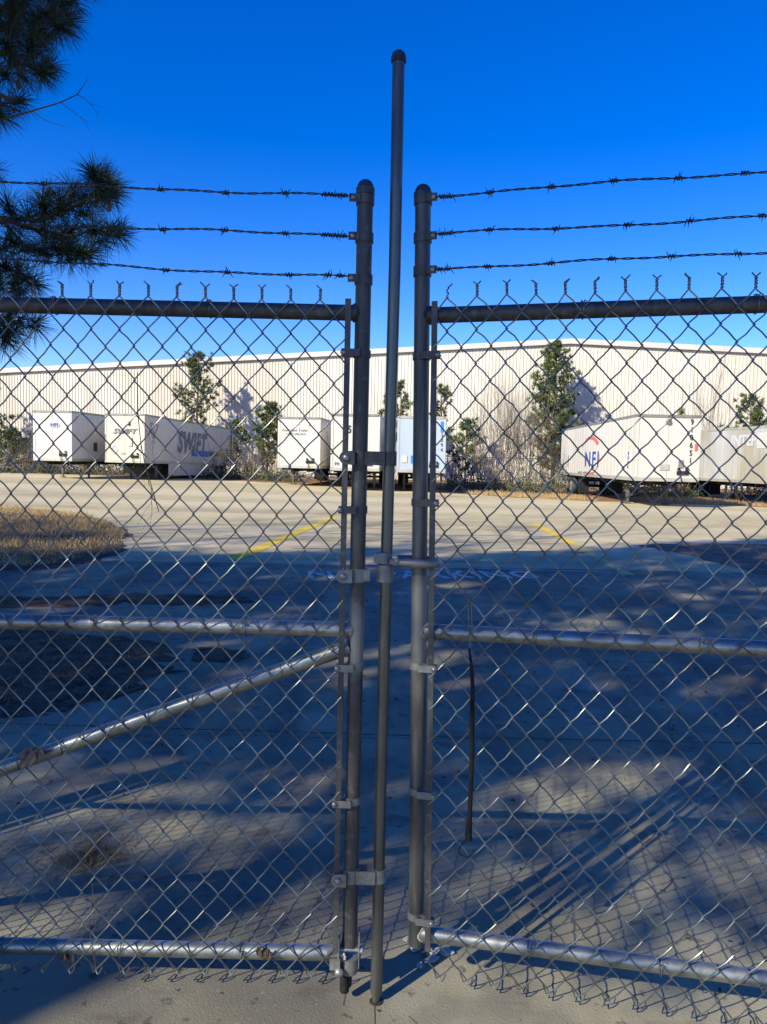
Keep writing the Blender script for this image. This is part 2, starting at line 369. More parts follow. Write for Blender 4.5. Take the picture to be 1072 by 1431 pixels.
# ------------------------------------------------------------------ gate leaves
PR, RR = .0205, .0205         # post / rail radius
def chain_mesh(s, z0, ncol, c0, hz=.043, p2=.0365, seed=1, curl=.0012):
    """woven wires; s is the side (+1 right leaf), c0 the u of the first knot column"""
    rn = random.Random(seed); b = MB(); W0 = -.028; dl = .0026; rw = .00195
    NZ = 42
    def warp(u, w, z):
        uu = u*s
        du = .0045*math.sin(z*5.1+u*2.3+seed)+.002*math.sin(z*13+u*9)
        dzz = .005*math.sin(u*4.3+seed*2)*math.sin(z*2.1)+.002*math.sin(u*11+z*7)
        k = min(1, max(0, (abs(u)-.05)/.15))
        return (u+du*k, W0+w+.005*math.sin(u*6+z*3.3+seed)*k, z+dzz*k)
    for i in range(ncol):
        ua = c0+s*i*p2; ub = c0+s*(i+1)*p2     # the wire swings between ua and ub
        if s < 0: ua, ub = ub, ua
        pts = []
        jj = rn.gauss(0, .0006)
        for k in range(NZ+1):
            right = (k+i) % 2 == 0
            z = z0+k*hz+rn.gauss(0, .0008)
            c = ub+dl if right else ua-dl
            cin = 1 if right else -1            # arriving leg in front when heading right
            pts.append(warp(c-(.006 if right else -.006), -cin*.0026*-1*-1, z-.0058) if k else warp(c, 0, z))
            if k: pts.append(warp(c, 0, z))
            if k < NZ:
                pts.append(warp(c-(.006 if right else -.006), cin*.0026, z+.0058))
                q = .5*(ua+ub)
                pts.append(warp(q+jj, cin*.0026, z+hz/2+curl*(1 if right else -1)))
        # top: twisted ends
        kt = NZ; right = (kt+i) % 2 == 0
        c = ub if right else ua
        if i > 0:
            zt = z0+NZ*hz; ph = 0 if right else PI
            tl = []
            for q in range(1, 9):
                a = ph+q*1.35
                tl.append(warp(c+.0028*math.cos(a), .0028*math.sin(a), zt+.002+q*.0029))
            last = Vector(tl[-1]); sg = 1 if right else -1
            if rn.random() < .5: sg = -sg
            tl.append(tuple(last+Vector((sg*.005, rn.uniform(-.003, .003), .004)))); tl.append(tuple(last+Vector((sg*rn.uniform(.009, .012), rn.uniform(-.004, .004), .009+rn.uniform(-.002, .002)))))
            pts += tl
        b.tube(pts, rw, 5)
        # bottom: knuckled hook
        right0 = (0+i) % 2 == 0
        if right0:
            a = warp(ub, 0, z0)
            b.tube([a, (a[0]-.008, a[1]+.003, a[2]-.006), (a[0]-.012, a[1]+.006, a[2]+.004), (a[0]-.017, a[1]+.004, a[2]+.016)], rw, 5)
        else:
            a = warp(ua, 0, z0)
            b.tube([a, (a[0]+.005, a[1]-.004, a[2]-.008), (a[0]+.012, a[1]-.006, a[2]-.002), (a[0]+.018, a[1]-.003, a[2]+.012)], rw, 5)
    return b
def tie(b, u, w, z, r=RR, axis='u'):
    rn = random.Random(int(u*1000+z*777)); pts = []
    for k in range(15):
        a = 2*PI*k/12
        pts.append((u+k*.0006, w-.004+(r+.004)*math.cos(a)*-1, z+(r+.003)*math.sin(a)))
    b.tube(pts, .0014, 5)
    q = Vector((u, w-r-.006, z+r*.8)); pp = [q]
    for k in range(7):
        pp.append(q+Vector((.002*k+.003*math.cos(k*2), -.002+.003*math.sin(k*2), .003*math.sin(k*1.6))))
    b.tube(pp, .0014, 5)
def barbed(u0, z0, u1, z1, s, w, seed, cluster):
    rn = random.Random(seed); b = MB(); L = abs(u1-u0); n = int(L/.006)
    def ctr(t):
        u = u0+(u1-u0)*t; d = t*L
        return Vector((u, w+.004*math.sin(d*4+seed), z0+(z1-z0)*t - .010*math.sin(PI*min(1, t*1.0)) + .0025*math.sin(d*9+seed*3)+.0015*math.sin(d*23+seed)))
    for ph in (0, PI):
        pts = []
        for i in range(n+1):
            a = ph+i*.006*2*PI/.075
            pts.append(ctr(i/n)+Vector((0, .0018*math.cos(a), .0018*math.sin(a))))
        b.tube(pts, .0015, 5)
    ds = []
    d = .1+rn.random()*.05
    for c in cluster: ds.append(c)
    d = max(cluster)+.10
    while d < L-.02: ds.append(d); d += .15+rn.uniform(-.02, .02)
    for d in ds:
        c = ctr(d/L); ax = (ctr(min(1, (d+.01)/L))-ctr(max(0, (d-.01)/L))).normalized()
        for q in range(2):
            ph = rn.uniform(0, 2*PI); off = (q-.5)*.008; pts = []
            A = Vector((0, 1, 0)); B = ax.cross(A)
            for k in range(13):
                a = ph+k*2*PI/9; rr = .0048
                pts.append(c+ax*(off+.0007*k)+A*rr*math.cos(a)+B*rr*math.sin(a))
            t0 = (pts[0]-pts[1]).normalized(); t1 = (pts[-1]-pts[-2]).normalized()
            pts = [pts[0]+t0*.013+ax*rn.uniform(-.006, .006)]+pts+[pts[-1]+t1*.013+ax*rn.uniform(-.006, .006)]
            b.tube(pts, [.0004]+[.0015]*(len(pts)-2)+[.0004], 5)
    return b
LEAFLEN = 2.35
def leaf(side, root, zs, bands, label):
    s = side; tag(root, label, 'gate')
    zt, zm, zb, ptop, pbot = zs
    b = MB(); b.lathe((0, 0, 0), [(PR-.003, pbot), (PR, pbot+.001), (PR, ptop-.03), (PR-.001, ptop-.03)], 28)
    b.build('post', painted('painted_post', 'galv_dark' if s < 0 else 'galv_mid', zm-(.02 if s < 0 else -.03), .085 if s < 0 else .10), root, True)  # shade tone sits in both post colours
    b = MB(); b.lathe((0, 0, 0), [(PR+.0005, ptop-.035), (PR+.0035, ptop-.034), (PR+.004, ptop-.018), (PR+.001, ptop-.016), (PR, ptop-.010), (PR*.8, ptop-.002), (PR*.45, ptop+.003), (.002, ptop+.005)], 28)
    b.build('post_cap', 'cap', root, True)
    b = MB(); b.lathe((s*LEAFLEN, 0, 0), [(PR-.003, pbot), (PR, pbot+.001), (PR, ptop-.03), (PR-.001, ptop-.03), (.003, ptop)], 24)
    b.build('outer_post', 'galv', root, True)
    for nm, z in (('top_rail', zt), ('middle_rail', zm), ('bottom_rail', zb)):
        b = MB(); b.tube([(s*(PR*.75), 0, z), (s*(LEAFLEN-PR*.75), 0, z)], RR, 24); b.build(nm, 'galv_dark' if nm == 'top_rail' else 'galv', root, True)  # top rail gets the shade-darkened copy of the steel
    # weld beads
    rn = random.Random(3)
    for z in (zt, zm, zb):
        b = MB()
        for k in range(22):
            a = 2*PI*k/22; q = Vector((s*(PR+.001+.0015*rn.random()), (RR-.001)*math.sin(a), z+(RR)*math.cos(a)))
            q.x = s*(math.sqrt(max(0, (PR+.001)**2-min(q.y**2, (PR)**2)))+.0015)
            b.lathe(q-Vector((0, 0, .004)), [(.001, 0), (.0035, .002), (.0042+.001*rn.random(), .004), (.003, .006), (.001, .008)], 7)
        b.build('weld_bead', 'silver' if z < 1.5 else 'galv_dark', root, True)  # upper beads take the shade-darkened steel too
    # tension bar
    ut = s*.037
    b = MB(); b.box(ut-.0075, ut+.0075, -.031, -.0255, zb+.02 if s < 0 else zb-.03, zt+.03); b.build('tension_bar', 'galv_dark', root)
    # outer tension bar
    b = MB(); b.box(s*(LEAFLEN-.04)-.0075, s*(LEAFLEN-.04)+.0075, -.031, -.0255, zb, zt+.03); b.build('tension_bar', 'galv', root)
    # bands
    for z in bands:
        b = MB(); b.ring((0, 0, z), PR+.0028, PR-.0002, -.0095, .0095)
        b.box(min(s*.004, s*.052), max(s*.004, s*.052), -.0350, -.0322, z-.0095, z+.0095)
        b.box(min(s*.004, s*.010), max(s*.004, s*.010), -.0322, -.018, z-.0093, z+.0093)
        b.box(min(s*.010, s*.052), max(s*.010, s*.052), -.0180, -.0155, z-.0094, z+.0094)
        bd = b.build('tension_band', 'galv_dark' if z > 1.3 else 'fitting', root, True)  # bands high up use the darker copy for shade
        b = MB(); b.lathe((s*.047, -.035, z), [(.0078, 0), (.0076, -.002), (.006, -.0045), (.003, -.006), (.0005, -.0065)], 14, 'y')
        b.lathe((s*.047, -.0155, z), [(.0035, 0), (.0035, .012)], 10, 'y'); b.lathe((s*.047, -.0155, z), [(.0065, .001), (.0065, .007)], 6, 'y')
        b.build('bolt', 'bolt', bd, True)
    # ties on the rails
    for z in (zt, zm, zb):
        u = .30+.1*(z > 1.5)
        while u < LEAFLEN-.1:
            b = MB(); tie(b, s*u, 0, z); u += .40 if z > .5 else .33
            b.build('wire_tie', 'wire', root, True)

zpx = lambda y, x=500: atY(x, y, 2.0).z
rootL = empty('gate_leaf', (-0.068, 2.0, 0), 0, rad(.1))
zsL = (1.880, 1.047, .145, 2.213, .17)
leaf(-1, rootL, zsL, [zpx(495), zpx(712), zpx(930), zpx(1117)], 'left chain link gate leaf with a slanting brace and tall drop rod')
rootR = empty('gate_leaf', (0.117, 2.0, 0), rad(-11.7), -rad(.87))
zsR = (1.878, 1.047, .209, 2.207, .175)
zr = lambda y: atY(590, y, 2.0).z
leaf(1, rootR, zsR, [zr(498), zr(702), zr(930), zr(1104), zr(1278)], 'right chain link gate leaf swung slightly toward the camera, without a brace')
# fabric
chain_mesh(-1, .102, 62, -.0335, seed=2, curl=.001).build('chain_link_mesh', 'wire', rootL, True)
chain_mesh(1, .110, 62, .033, seed=5, curl=.0028).build('chain_link_mesh', 'wire', rootR, True)
# brace
b = MB(); b.tube([(-.017, 0, 1.0), (-.955, 0, .643), (-2.30, 0, .13)], RR, 24); br = b.build('brace', 'galv', rootL, True)
b = MB(); rn = random.Random(9)
for k in range(16):
    a = 2*PI*k/16
    b.lathe((-.024-.002*rn.random(), .017*math.sin(a), .997+.021*math.cos(a)-.004), [(.001, 0), (.0045, .002), (.005, .005), (.001, .009)], 7)
b.build('weld_bead', 'silver', br, True)
b = MB()
for t in [.13+.083*k for k in range(13)]:
    u = -.017-t*2.28*.62; z = 1.0-.3797*(abs(u)-.017)
    pts = [(u+.012*math.cos(q*2*PI/14)*.3+.004*q/14, -(RR+.0015)*math.cos(q*2*PI/14), z+(RR+.0015)*math.sin(q*2*PI/14)) for q in range(16)]
    b = MB(); b.tube(pts, .0013, 5); b.build('wire_tie', 'wire', br, True)
# barbed wire and its clamps
def onleaf(root, x, y):
    inv = root.matrix_world.inverted(); o = inv @ CPOS; d = (inv.to_3x3() @ ray(x, y)); t = (-.03-o.y)/d.y
    return o+d*t
for root, s, L, lab in ((rootL, -1, [((494, 274), (0, 247)), ((494, 328), (0, 305)), ((494, 387), (0, 357))], 'l'), (rootR, 1, [((610, 273), (1072, 233)), ((612, 327), (1072, 296)), ((608, 375), (1072, 345))], 'r')):
    for k, (a, c) in enumerate(L):
        A = onleaf(root, *a); C = onleaf(root, *c); sl = (C.z-A.z)/(C.x-A.x)
        z = A.z
        b = MB(); b.ring((0, 0, z), PR+.0032, PR-.0002, -.012, .012)
        b.box(min(s*.012, s*.040), max(s*.012, s*.040), -.0225, -.0190, z-.010, z+.010); b.box(min(s*.012, s*.036), max(s*.012, s*.036), -.0185, -.0160, z-.0085, z+.0085)
        cl = b.build('wire_clamp', 'galv_dark', root, True)
        b = MB(); b.lathe((s*.031, -.0225, z), [(.0065, 0), (.006, -.003), (.003, -.0048), (.0005, -.005)], 12, 'y'); b.build('bolt', 'bolt', cl, True)
        ue = s*2.32
        bw = barbed(s*.036, z, ue, z+sl*(ue-s*.036), s, -.026, 11+k+(5 if s > 0 else 0), ([.012, .028, .043, .06] if s < 0 else [.014, .034]) if k < 2 else ([.02, .05] if s < 0 else [.01, .03]))
        bw.build('barbed_wire', 'barb', root, True)

# drop rod in its brackets (left leaf)
lx = lambda wx: wx+0.068
RX = lx(.0085)
b = MB(); b.lathe((RX, 0, 0), [(.0105, -.02), (.0108, .035), (.0108, .036)], 20)
b.lathe((RX, 0, 0), [(.0125, .030), (.0160, .031), (.0163, .045), (.0163, .14)], 24)
b.tube([(RX, 0, .139), (RX-.001, 0, .6), (RX, 0, 1.3), (RX+.0035, 0, 2.0), (RX+.001, 0, 2.515)], .0157, 24)
rod = b.build('drop_rod', 'rod', rootL, True)
b = MB(); b.lathe((RX+.001, 0, 0), [(.0160, 2.508), (.0195, 2.509), (.0195, 2.522), (.016, 2.531), (.009, 2.537), (.001, 2.539)], 24); b.build('rod_cap', 'cap', rod, True)
for z in (zpx(640), zpx(1221)):
    b = MB(); h = .0185
    b.ring((0, 0, z), PR+.0045, PR-.0002, -h, h)
    b.ring((RX, 0, z), .0157+.0048, .0158, -h, h)
    b.box(.014, RX-.010, -.0235, -.0195, z-h+.0005, z+h-.0005); b.box(.014, RX-.010, .0150, .0185, z-h+.0005, z+h-.0005)
    # rounded ear with the bolt
    b.lathe((-.034, -.0385, z), [(.0178, 0), (.0178, .004)], 20, 'y'); b.box(-.034, -.012, -.0384, -.0347, z-h+.001, z+h-.001); b.box(-.0155, -.012, -.0346, -.018, z-h+.001, z+h-.001)
    b.lathe((-.034, -.0095, z), [(.0165, 0), (.0165, .003)], 20, 'y')
    bk = b.build('rod_bracket', 'galv_dark' if z > 1.2 else 'fitting', rootL, True)  # upper bracket coloured dark for the shade there
    b = MB(); b.lathe((-.034, -.0385, z), [(.0098, 0), (.0095, -.003), (.006, -.0065), (.001, -.0075)], 16, 'y'); b.build('bolt', 'bolt', bk, True)
z = zpx(803); h = .0180
b = MB(); b.ring((0, 0, z), PR+.0045, PR-.0002, -h, h)
b.lathe((-.036, -.0385, z), [(.0178, 0), (.0178, .004)], 20, 'y'); b.box(-.036, -.012, -.0384, -.0347, z-h+.001, z+h-.001); b.box(-.0155, -.012, -.0346, -.018, z-h+.001, z+h-.001)
b.box(.016, .034, -.020, -.004, z-h+.004, z+h-.003)
bk = b.build('rod_bracket', 'fitting', rootL, True)
b = MB(); b.lathe((-.036, -.0385, z), [(.0098, 0), (.0095, -.003), (.006, -.0065), (.001, -.0075)], 16, 'y'); b.build('bolt', 'bolt', bk, True)
# guide collar and latch loop
zc0, zc1 = zpx(813, 530), zpx(788, 530)
b = MB(); b.lathe((RX-.004, 0, 0), [(.0160, zc0), (.0225, zc0+.001), (.0228, zc1-.002), (.0226, zc1-.001), (.016, zc1)], 26)
b.build('guide_collar', 'fitting', rootL, True)
zl0, zl1 = zpx(787, 530), zpx(771, 530)
b = MB(); b.lathe((RX-.006, 0, 0), [(.0160, zl0), (.0215, zl0+.001), (.0218, zl1-.006), (.0200, zl1-.001), (.016, zl1)], 26)
b.box(RX-.034, RX-.012, -.019, -.001, zl0+.003, zl1-.004)
lt = b.build('latch', 'fitting', rootL, True)
zl = zpx(784, 570); cx = lx(.107)
b = MB(); pts = [(RX+.024, -.028, zl+.004), (RX+.034, -.034, zl), (cx-.02, -.040, zl-.001), (cx+.006, -.040, zl-.001)]
for k in range(1, 9):
    a = -PI/2+PI*k/8; pts.append((cx+.010+.030*math.cos(a)*.8, .041*math.sin(a), zl-.001))
pts += [(cx-.02, .041, zl), (RX+.03, .034, zl)]
b.tube(pts, [.006, .0095]+[.0118]*(len(pts)-3)+[.0118], 14)
b.lathe((RX+.028, -.028, zl+.004), [(.009, 0), (.009, -.012), (.005, -.016), (.001, -.017)], 14, 'y')
b.box(RX+.008, RX+.030, -.028, -.008, zl-.006, zl+.008)
b.build('latch_fork', 'fitting', lt, True)
# bottom bracket of the left post
b = MB()
b.lathe((0, 0, 0), [(.016, .092), (.0235, .094), (.0250, .118), (.0245, .135), (.019, .136)], 24)
b.box(-.031, -.027, -.030, .028, .100, .205); b.box(.0245, .0275, -.022, .022, .115, .208)
b.box(-.052, -.0235, -.034, -.030, .118, .148); b.box(-.060, -.030, -.026, -.022, .150, .175)
bb = b.build('bottom_bracket', 'fitting', rootL, True)
b = MB(); b.lathe((-.026, -.0345, .112), [(.013, 0), (.0125, -.004), (.008, -.009), (.001, -.0105)], 14, 'y')
b.tube([(-.040, -.012, .163), (.040, -.012, .163)], .0055, 10); b.lathe((.0275, -.012, .163), [(.0105, 0), (.0105, .009)], 6, 'x')
b.lathe((-.0475, -.012, .163), [(.010, 0), (.010, .008)], 6, 'x'); b.build('bolt', 'bolt', bb, True)
b = MB(); b.lathe((-.012, 0, 0), [(.010, .035), (.013, .036), (.013, .093), (.011, .094)], 16); b.lathe((-.002, .004, 0), [(.006, .045), (.010, .05), (.010, .093)], 12)
b.build('post_pin', 'black', bb, True)
# hinge posts outside the picture (one each side)
for s, xx, yy in ((-1, -2.50, 2.03), (1, 2.50, 1.53)):
    b = MB(); b.lathe((0, 0, 0), [(.05, -.05), (.05, 2.35), (.045, 2.38), (.02, 2.40)], 24)
    o = b.build('hinge_post', 'galv', None, True, (xx, yy, 0)); tag(o, 'thick steel post carrying the %s gate leaf' % ('left' if s < 0 else 'right'), 'post')
# hole in the slab under the rod
b = MB(); b.lathe((.0085, 2.0, .0085), [(.019, 0), (.0165, .0012)], 20); tag(b.build('rod_hole', 'hole'), kind='structure')

# ------------------------------------------------------------------ things caught on the gate
A = rootR.matrix_world
def RL(x, y, w=-.036):
    q = onleaf(rootR, x, y); q.y = w; return A @ q
b = MB(); ys_ = [905, 930, 960, 1000, 1050, 1100, 1135, 1150, 1165, 1173]
xs_ = [656, 659, 661, 660, 660, 658, 657, 656, 655, 656]
rr = [.0025, .0045, .0055, .0065, .0065, .0065, .0060, .0078, .0098, .0090]
b.tube([RL(x, y) for x, y in zip(xs_, ys_)], rr, 10)
st = b.build('bungee_strap', 'black', None, True); tag(st, 'black rubber tie-down strap hanging on the right gate leaf mesh', 'strap')
b = MB(); pts = [RL(656, 1168), RL(646, 1178)]
c0 = RL(652, 1187)
ex = (RL(662, 1187)-c0).normalized()
for k in range(9):
    a = rad(150+k*27); pts.append(c0+ex*.0195*math.cos(a)+Vector((0, 0, 1))*.017*math.sin(a))
b.tube(pts, .0019, 6); b.build('hook', 'black', st, True)
b = MB(); b.tube([RL(656, 906, -.034), RL(655, 870, -.034), RL(654, 838, -.034), RL(659, 842, -.034), RL(660, 880, -.034), RL(657, 906, -.034)], .0011, 5); b.build('cord', 'wire', st, True)

def crumpled(name, c, size, mt, label, seed, n=9, down=1.0):
    rn = random.Random(seed); b = MB(); c = Vector(c)
    for k in range(n):
        a = rn.uniform(-.8, .8); d = Vector((math.sin(a)*1.1, rn.uniform(-.6, .1), -math.cos(a)*down)).normalized()
        s0 = c+Vector((rn.uniform(-.7, .7)*size, rn.uniform(-.25, .1)*size, rn.uniform(.1, .4)*size))
        side = d.cross(Vector((0, 1, .2))).normalized(); L = size*rn.uniform(.5, 1.0); w = size*rn.uniform(.16, .32)
        prev = None; cr = Vector((0, -1, 0))*rn.uniform(.1, .35)
        for q in range(6):
            t = q/5; ww = w*math.sin(PI*(.12+.84*t))
            p = s0+d*L*t+cr*L*math.sin(t*2.6)+Vector((0, 0, -.15*L*t*t))
            row = (p-side*ww+Vector((0, -.5*ww, 0)), p, p+side*ww+Vector((0, -.5*ww, 0)))
            if prev: b.face((prev[0], prev[1], row[1], row[0])); b.face((prev[1], prev[2], row[2], row[1]))
            prev = row
    o = b.build(name, mt, None, True)
    return tag(o, label, 'dead leaf')
crumpled('dead_leaf', atY(42, 1052, 1.962), .042, 'deadleaf', 'pale brown curled dead leaf caught on the slanting brace', 3, 12)
crumpled('dead_leaf', atY(368, 1328, 1.965), .028, 'darkleaf', 'small dark dead leaf stuck on the left leaf bottom rail', 6, 10)
crumpled('dead_leaf', atY(97, 1335, 1.972), .022, 'darkleaf', 'tiny dark leaf scrap on the left bottom rail below the hanging vine', 8, 7)

def twigs(b, p, d, L, r, depth, rn, nb=(2, 3), spread=.5, up=0.0, seg=4, curve=.12, sides=4):
    pts = [Vector(p)]; d = Vector(d).normalized()
    for i in range(seg):
        d = (d+Vector((rn.gauss(0, curve), rn.gauss(0, curve), rn.gauss(0, curve)+up))).normalized()
        pts.append(pts[-1]+d*L/seg)
    b.tube(pts, [r*(1-.55*i/seg) for i in range(seg+1)], sides, False)
    out = [(pts[-1], d)]
    if depth > 0:
        for k in range(rn.randint(*nb)):
            q = rn.uniform(.35, 1); j = min(seg-1, int(q*seg)); pp = pts[j].lerp(pts[j+1], q*seg-j)
            dd = (d+Vector((rn.gauss(0, spread), rn.gauss(0, spread), rn.gauss(0, spread)*.6+up))).normalized()
            out += twigs(b, pp, dd, L*rn.uniform(.5, .75), r*.55, depth-1, rn, nb, spread, up, seg, curve, sides)
    return out
# thin dry vines caught in the left mesh
for lst, lab in (([(192, 520), (193, 580), (197, 620), (203, 650), (212, 680), (222, 715)], 'long thin dry vine hanging through the left mesh beside the trailers'),
                 ([(128, 1225), (130, 1250), (124, 1290), (130, 1330), (134, 1352)], 'short dry vine hanging over the bottom of the left mesh')):
    b = MB(); P = [atY(x, y, 1.966) for x, y in lst]; b.tube(P, [.0012]*len(P), 5)
    rn = random.Random(len(lst))
    for k in range(1, len(P)-1):
        twigs(b, P[k], (rn.uniform(-.6, .8), -.05, -.9), .10, .0008, 1, rn, (1, 2), .3)
    tag(b.build('dry_vine', 'twigdark'), lab, 'vine')

# litter on the slab
b = MB(); rn = random.Random(5); c = onground(603, 1333)
for k in range(14):
    a = rn.uniform(0, 6.3); q = c+Vector((rn.gauss(0, .03), rn.gauss(0, .022), .010)); r = rn.uniform(.008, .02)
    pts = [q+Vector((r*math.cos(a+t)*rn.uniform(.6, 1.4), r*math.sin(a+t)*rn.uniform(.6, 1.2), rn.uniform(0, .012))) for t in (0, 1.3, 2.6, 3.9, 5.1)]
    n = len(b.v); b.v += [tuple(p) for p in pts]; b.v += [tuple(p+Vector((0, 0, -.003))) for p in pts]
    b.f.append((n, n+1, n+2, n+3, n+4)); b.f.append((n+9, n+8, n+7, n+6, n+5))
    for t in range(5): b.f.append((n+t, n+5+t, n+5+(t+1) % 5, n+(t+1) % 5))
tag(b.build('paper_scrap', 'paper'), 'torn pale paper scraps on the slab below the right post', 'litter')
b = MB(); rn = random.Random(15)
for k in range(900):
    if k < 210: x, y = rn.uniform(-.2, 2.6), rn.uniform(3.6, 8.5)
    else: x, y = rn.uniform(-2.5, 2.5), 1.6+rn.random()**1.6*9
    r = rn.uniform(.003, .022)*(.4+.10*y); a = rn.uniform(0, 6.3); h = rn.uniform(.002, .010)
    p = Vector((x, y, .010)); d = Vector((math.cos(a), math.sin(a), 0)); n_ = Vector((-d.y, d.x, 0))
    b.face((p-d*r, p+n_*r*.4+Vector((0, 0, h)), p+d*r)); b.face((p-d*r, p+d*r, p-n_*r*.45+Vector((0, 0, h*.6))))
tag(b.build('leaf_litter', 'darkleaf'), 'scattered small dark leaves and crumbs lying on the driveway', 'leaf litter', kind='stuff')
def stick(pts, r, lab, mt='twigdark', seed=1):
    b = MB(); rn = random.Random(seed); P = [onground(x, y)+Vector((0, 0, .022)) for x, y in pts]
    b.tube(P, [r*(1-.6*i/len(P)) for i in range(len(P))], 6)
    twigs(b, P[1], (P[-1]-P[0]), .2, r*.5, 1, rn, (2, 3), .4)
    for i, v in enumerate(b.v):
        if v[2] < .012: b.v[i] = (v[0], v[1], .012)
    tag(b.build('twig', mt), lab, 'twig')
stick([(205, 962), (175, 972), (150, 978), (110, 988)], .012, 'thin dark stick lying on the driveway edge of the soil patch', seed=4)
# weed tuft by the gate
b = MB(); rn = random.Random(21); c = onground(128, 1200)
for k in range(900):
    r = abs(rn.gauss(0, .085)); a = rn.uniform(0, 6.3); p = c+Vector((1.15*r*math.cos(a), r*math.sin(a)*1.1, .008))
    b.blade(p, (rn.gauss(0, .9)+math.cos(a)*.6, rn.gauss(0, .9)+math.sin(a)*.6, rn.uniform(.25, .9)), rn.uniform(.025, .07), .0035, Vector((math.sin(a), math.cos(a), 0)))
tag(b.build('weed_tuft', 'weed'), 'low brown weed tuft growing from the driveway just inside the left leaf', 'weed')

# dry grass on the island and shade-side grass
def inside(x, y, poly):
    c = False; n = len(poly)
    for i in range(n):
        x1, y1 = poly[i]; x2, y2 = poly[(i+1) % n]
        if (y1 > y) != (y2 > y) and x < (x2-x1)*(y-y1)/(y2-y1)+x1: c = not c
    return c
b = MB(); rn = random.Random(31); n = 0
from mathutils import noise as mnoise
while n < 30000:
    x, y = rn.uniform(-13, -3.4), rn.uniform(8.8, 21.5)
    if not inside(x, y, isl_pts): continue
    dn = mnoise.noise(Vector((x*.9, y*.9, 3)))
    if rn.random() > .55+.9*dn: continue
    n += 1; L = rn.uniform(.05, .16)*(1+.6*dn)
    b.blade((x, y, g(x, y)+.05), (rn.gauss(0, .7), rn.gauss(0, .7), 1), L, .009, Vector((rn.uniform(-1, 1), rn.uniform(-.4, .4), 0)).normalized())
tag(b.build('dry_grass', 'drygrass'), 'golden dry grass on the island at the left of the driveway', 'grass', kind='stuff')
b = MB(); n = 0
while n < 7000:
    x, y = rn.uniform(-6, -1.3), rn.uniform(3.6, 6.9)
    if not inside(x, y, soil_pts) or mnoise.noise(Vector((x*1.6, y*1.6, 9))) < -.1: continue
    n += 1
    b.blade((x, y, .02), (rn.gauss(0, 1), rn.gauss(0, 1), rn.uniform(.2, 1)), rn.uniform(.03, .09), .004, Vector((rn.uniform(-1, 1), rn.uniform(-.4, .4), 0)).normalized())
tag(b.build('dead_turf', 'weed'), 'sparse dead turf and pine straw on the shaded soil patch', 'grass', kind='stuff')

# ------------------------------------------------------------------ warehouse
PK = Vector((16.0, 67.0, 0)); PL = Vector((-37.7, 74.6, 0)); wd = (PK-PL).normalized(); wn = Vector((wd.y, -wd.x, 0))
if wn.y > 0: wn = -wn
root = empty('warehouse', PK)
tag(root, 'long beige warehouse with ribbed metal wall and low gable roof behind the trailers', 'warehouse')
def roofz(t): return 12.1-.052*abs(t)
b = MB(); pit = .30; T0, T1 = -112.0, 82.0; n = int((T1-T0)/pit)
prof = []
for i in range(n):
    t = T0+i*pit
    prof += [(t, 0), (t+pit-.085, 0), (t+pit-.060, .045), (t+pit-.025, .045)]
prof.append((T1, 0))
for (t, o) in prof:
    q = wd*t+wn*o
    b.v.append((q.x, q.y, -1.0)); b.v.append((q.x, q.y, roofz(t)-.02))
for i in range(len(prof)-1): b.f.append((2*i, 2*i+2, 2*i+3, 2*i+1))
# other three walls
D = -wn*70
for (ta, oa), (tb, ob) in (((T1, 0), (T1, 1)), ((T1, 1), (T0, 1)), ((T0, 1), (T0, 0))):
    qa = wd*ta+D*oa; qb = wd*tb+D*ob
    b.face(((qa.x, qa.y, -1), (qb.x, qb.y, -1), (qb.x, qb.y, roofz(tb)-.02), (qa.x, qa.y, roofz(ta)-.02)))
b.build('wall', 'wall', root)
b = MB()
for ta, tb in ((T0-.3, 0), (0, T1+.3)):
    za, zb_ = roofz(ta)+.05, roofz(tb)+.05
    pts = []
    for (t, z) in ((ta, za), (tb, zb_)):
        for o, dz in ((.25, 0), (.25, .22)): q = wd*t+wn*o; pts.append((q.x, q.y, z+dz))
        for o, dz in ((70.3, .22), (70.3, 0)): q = wd*t-wn*o; pts.append((q.x, q.y, z+dz))
    k = len(b.v); b.v += pts
    for f in ((0, 4, 5, 1), (1, 5, 6, 2), (2, 6, 7, 3), (0, 3, 7, 4), (0, 1, 2, 3), (4, 7, 6, 5)): b.f.append(tuple(k+i for i in f))
b.build('roof', 'roof', root)
b = MB()
for ta, tb in ((T0-.3, 0), (0, T1+.3)):
    p = []
    for t in (ta, tb):
        for o in (.06, .30):
            for dz in (-.14, .30): q = wd*t+wn*o; p.append((q.x, q.y, roofz(t)+dz))
    k = len(b.v); b.v += p
    for f in ((0, 4, 6, 2), (1, 3, 7, 5), (2, 6, 7, 3), (0, 1, 5, 4), (0, 2, 3, 1), (4, 5, 7, 6)): b.f.append(tuple(k+i for i in f))
b.build('gable_trim', 'trim', root)
# small dock awning left of the first trailer
q = wd*-50.5

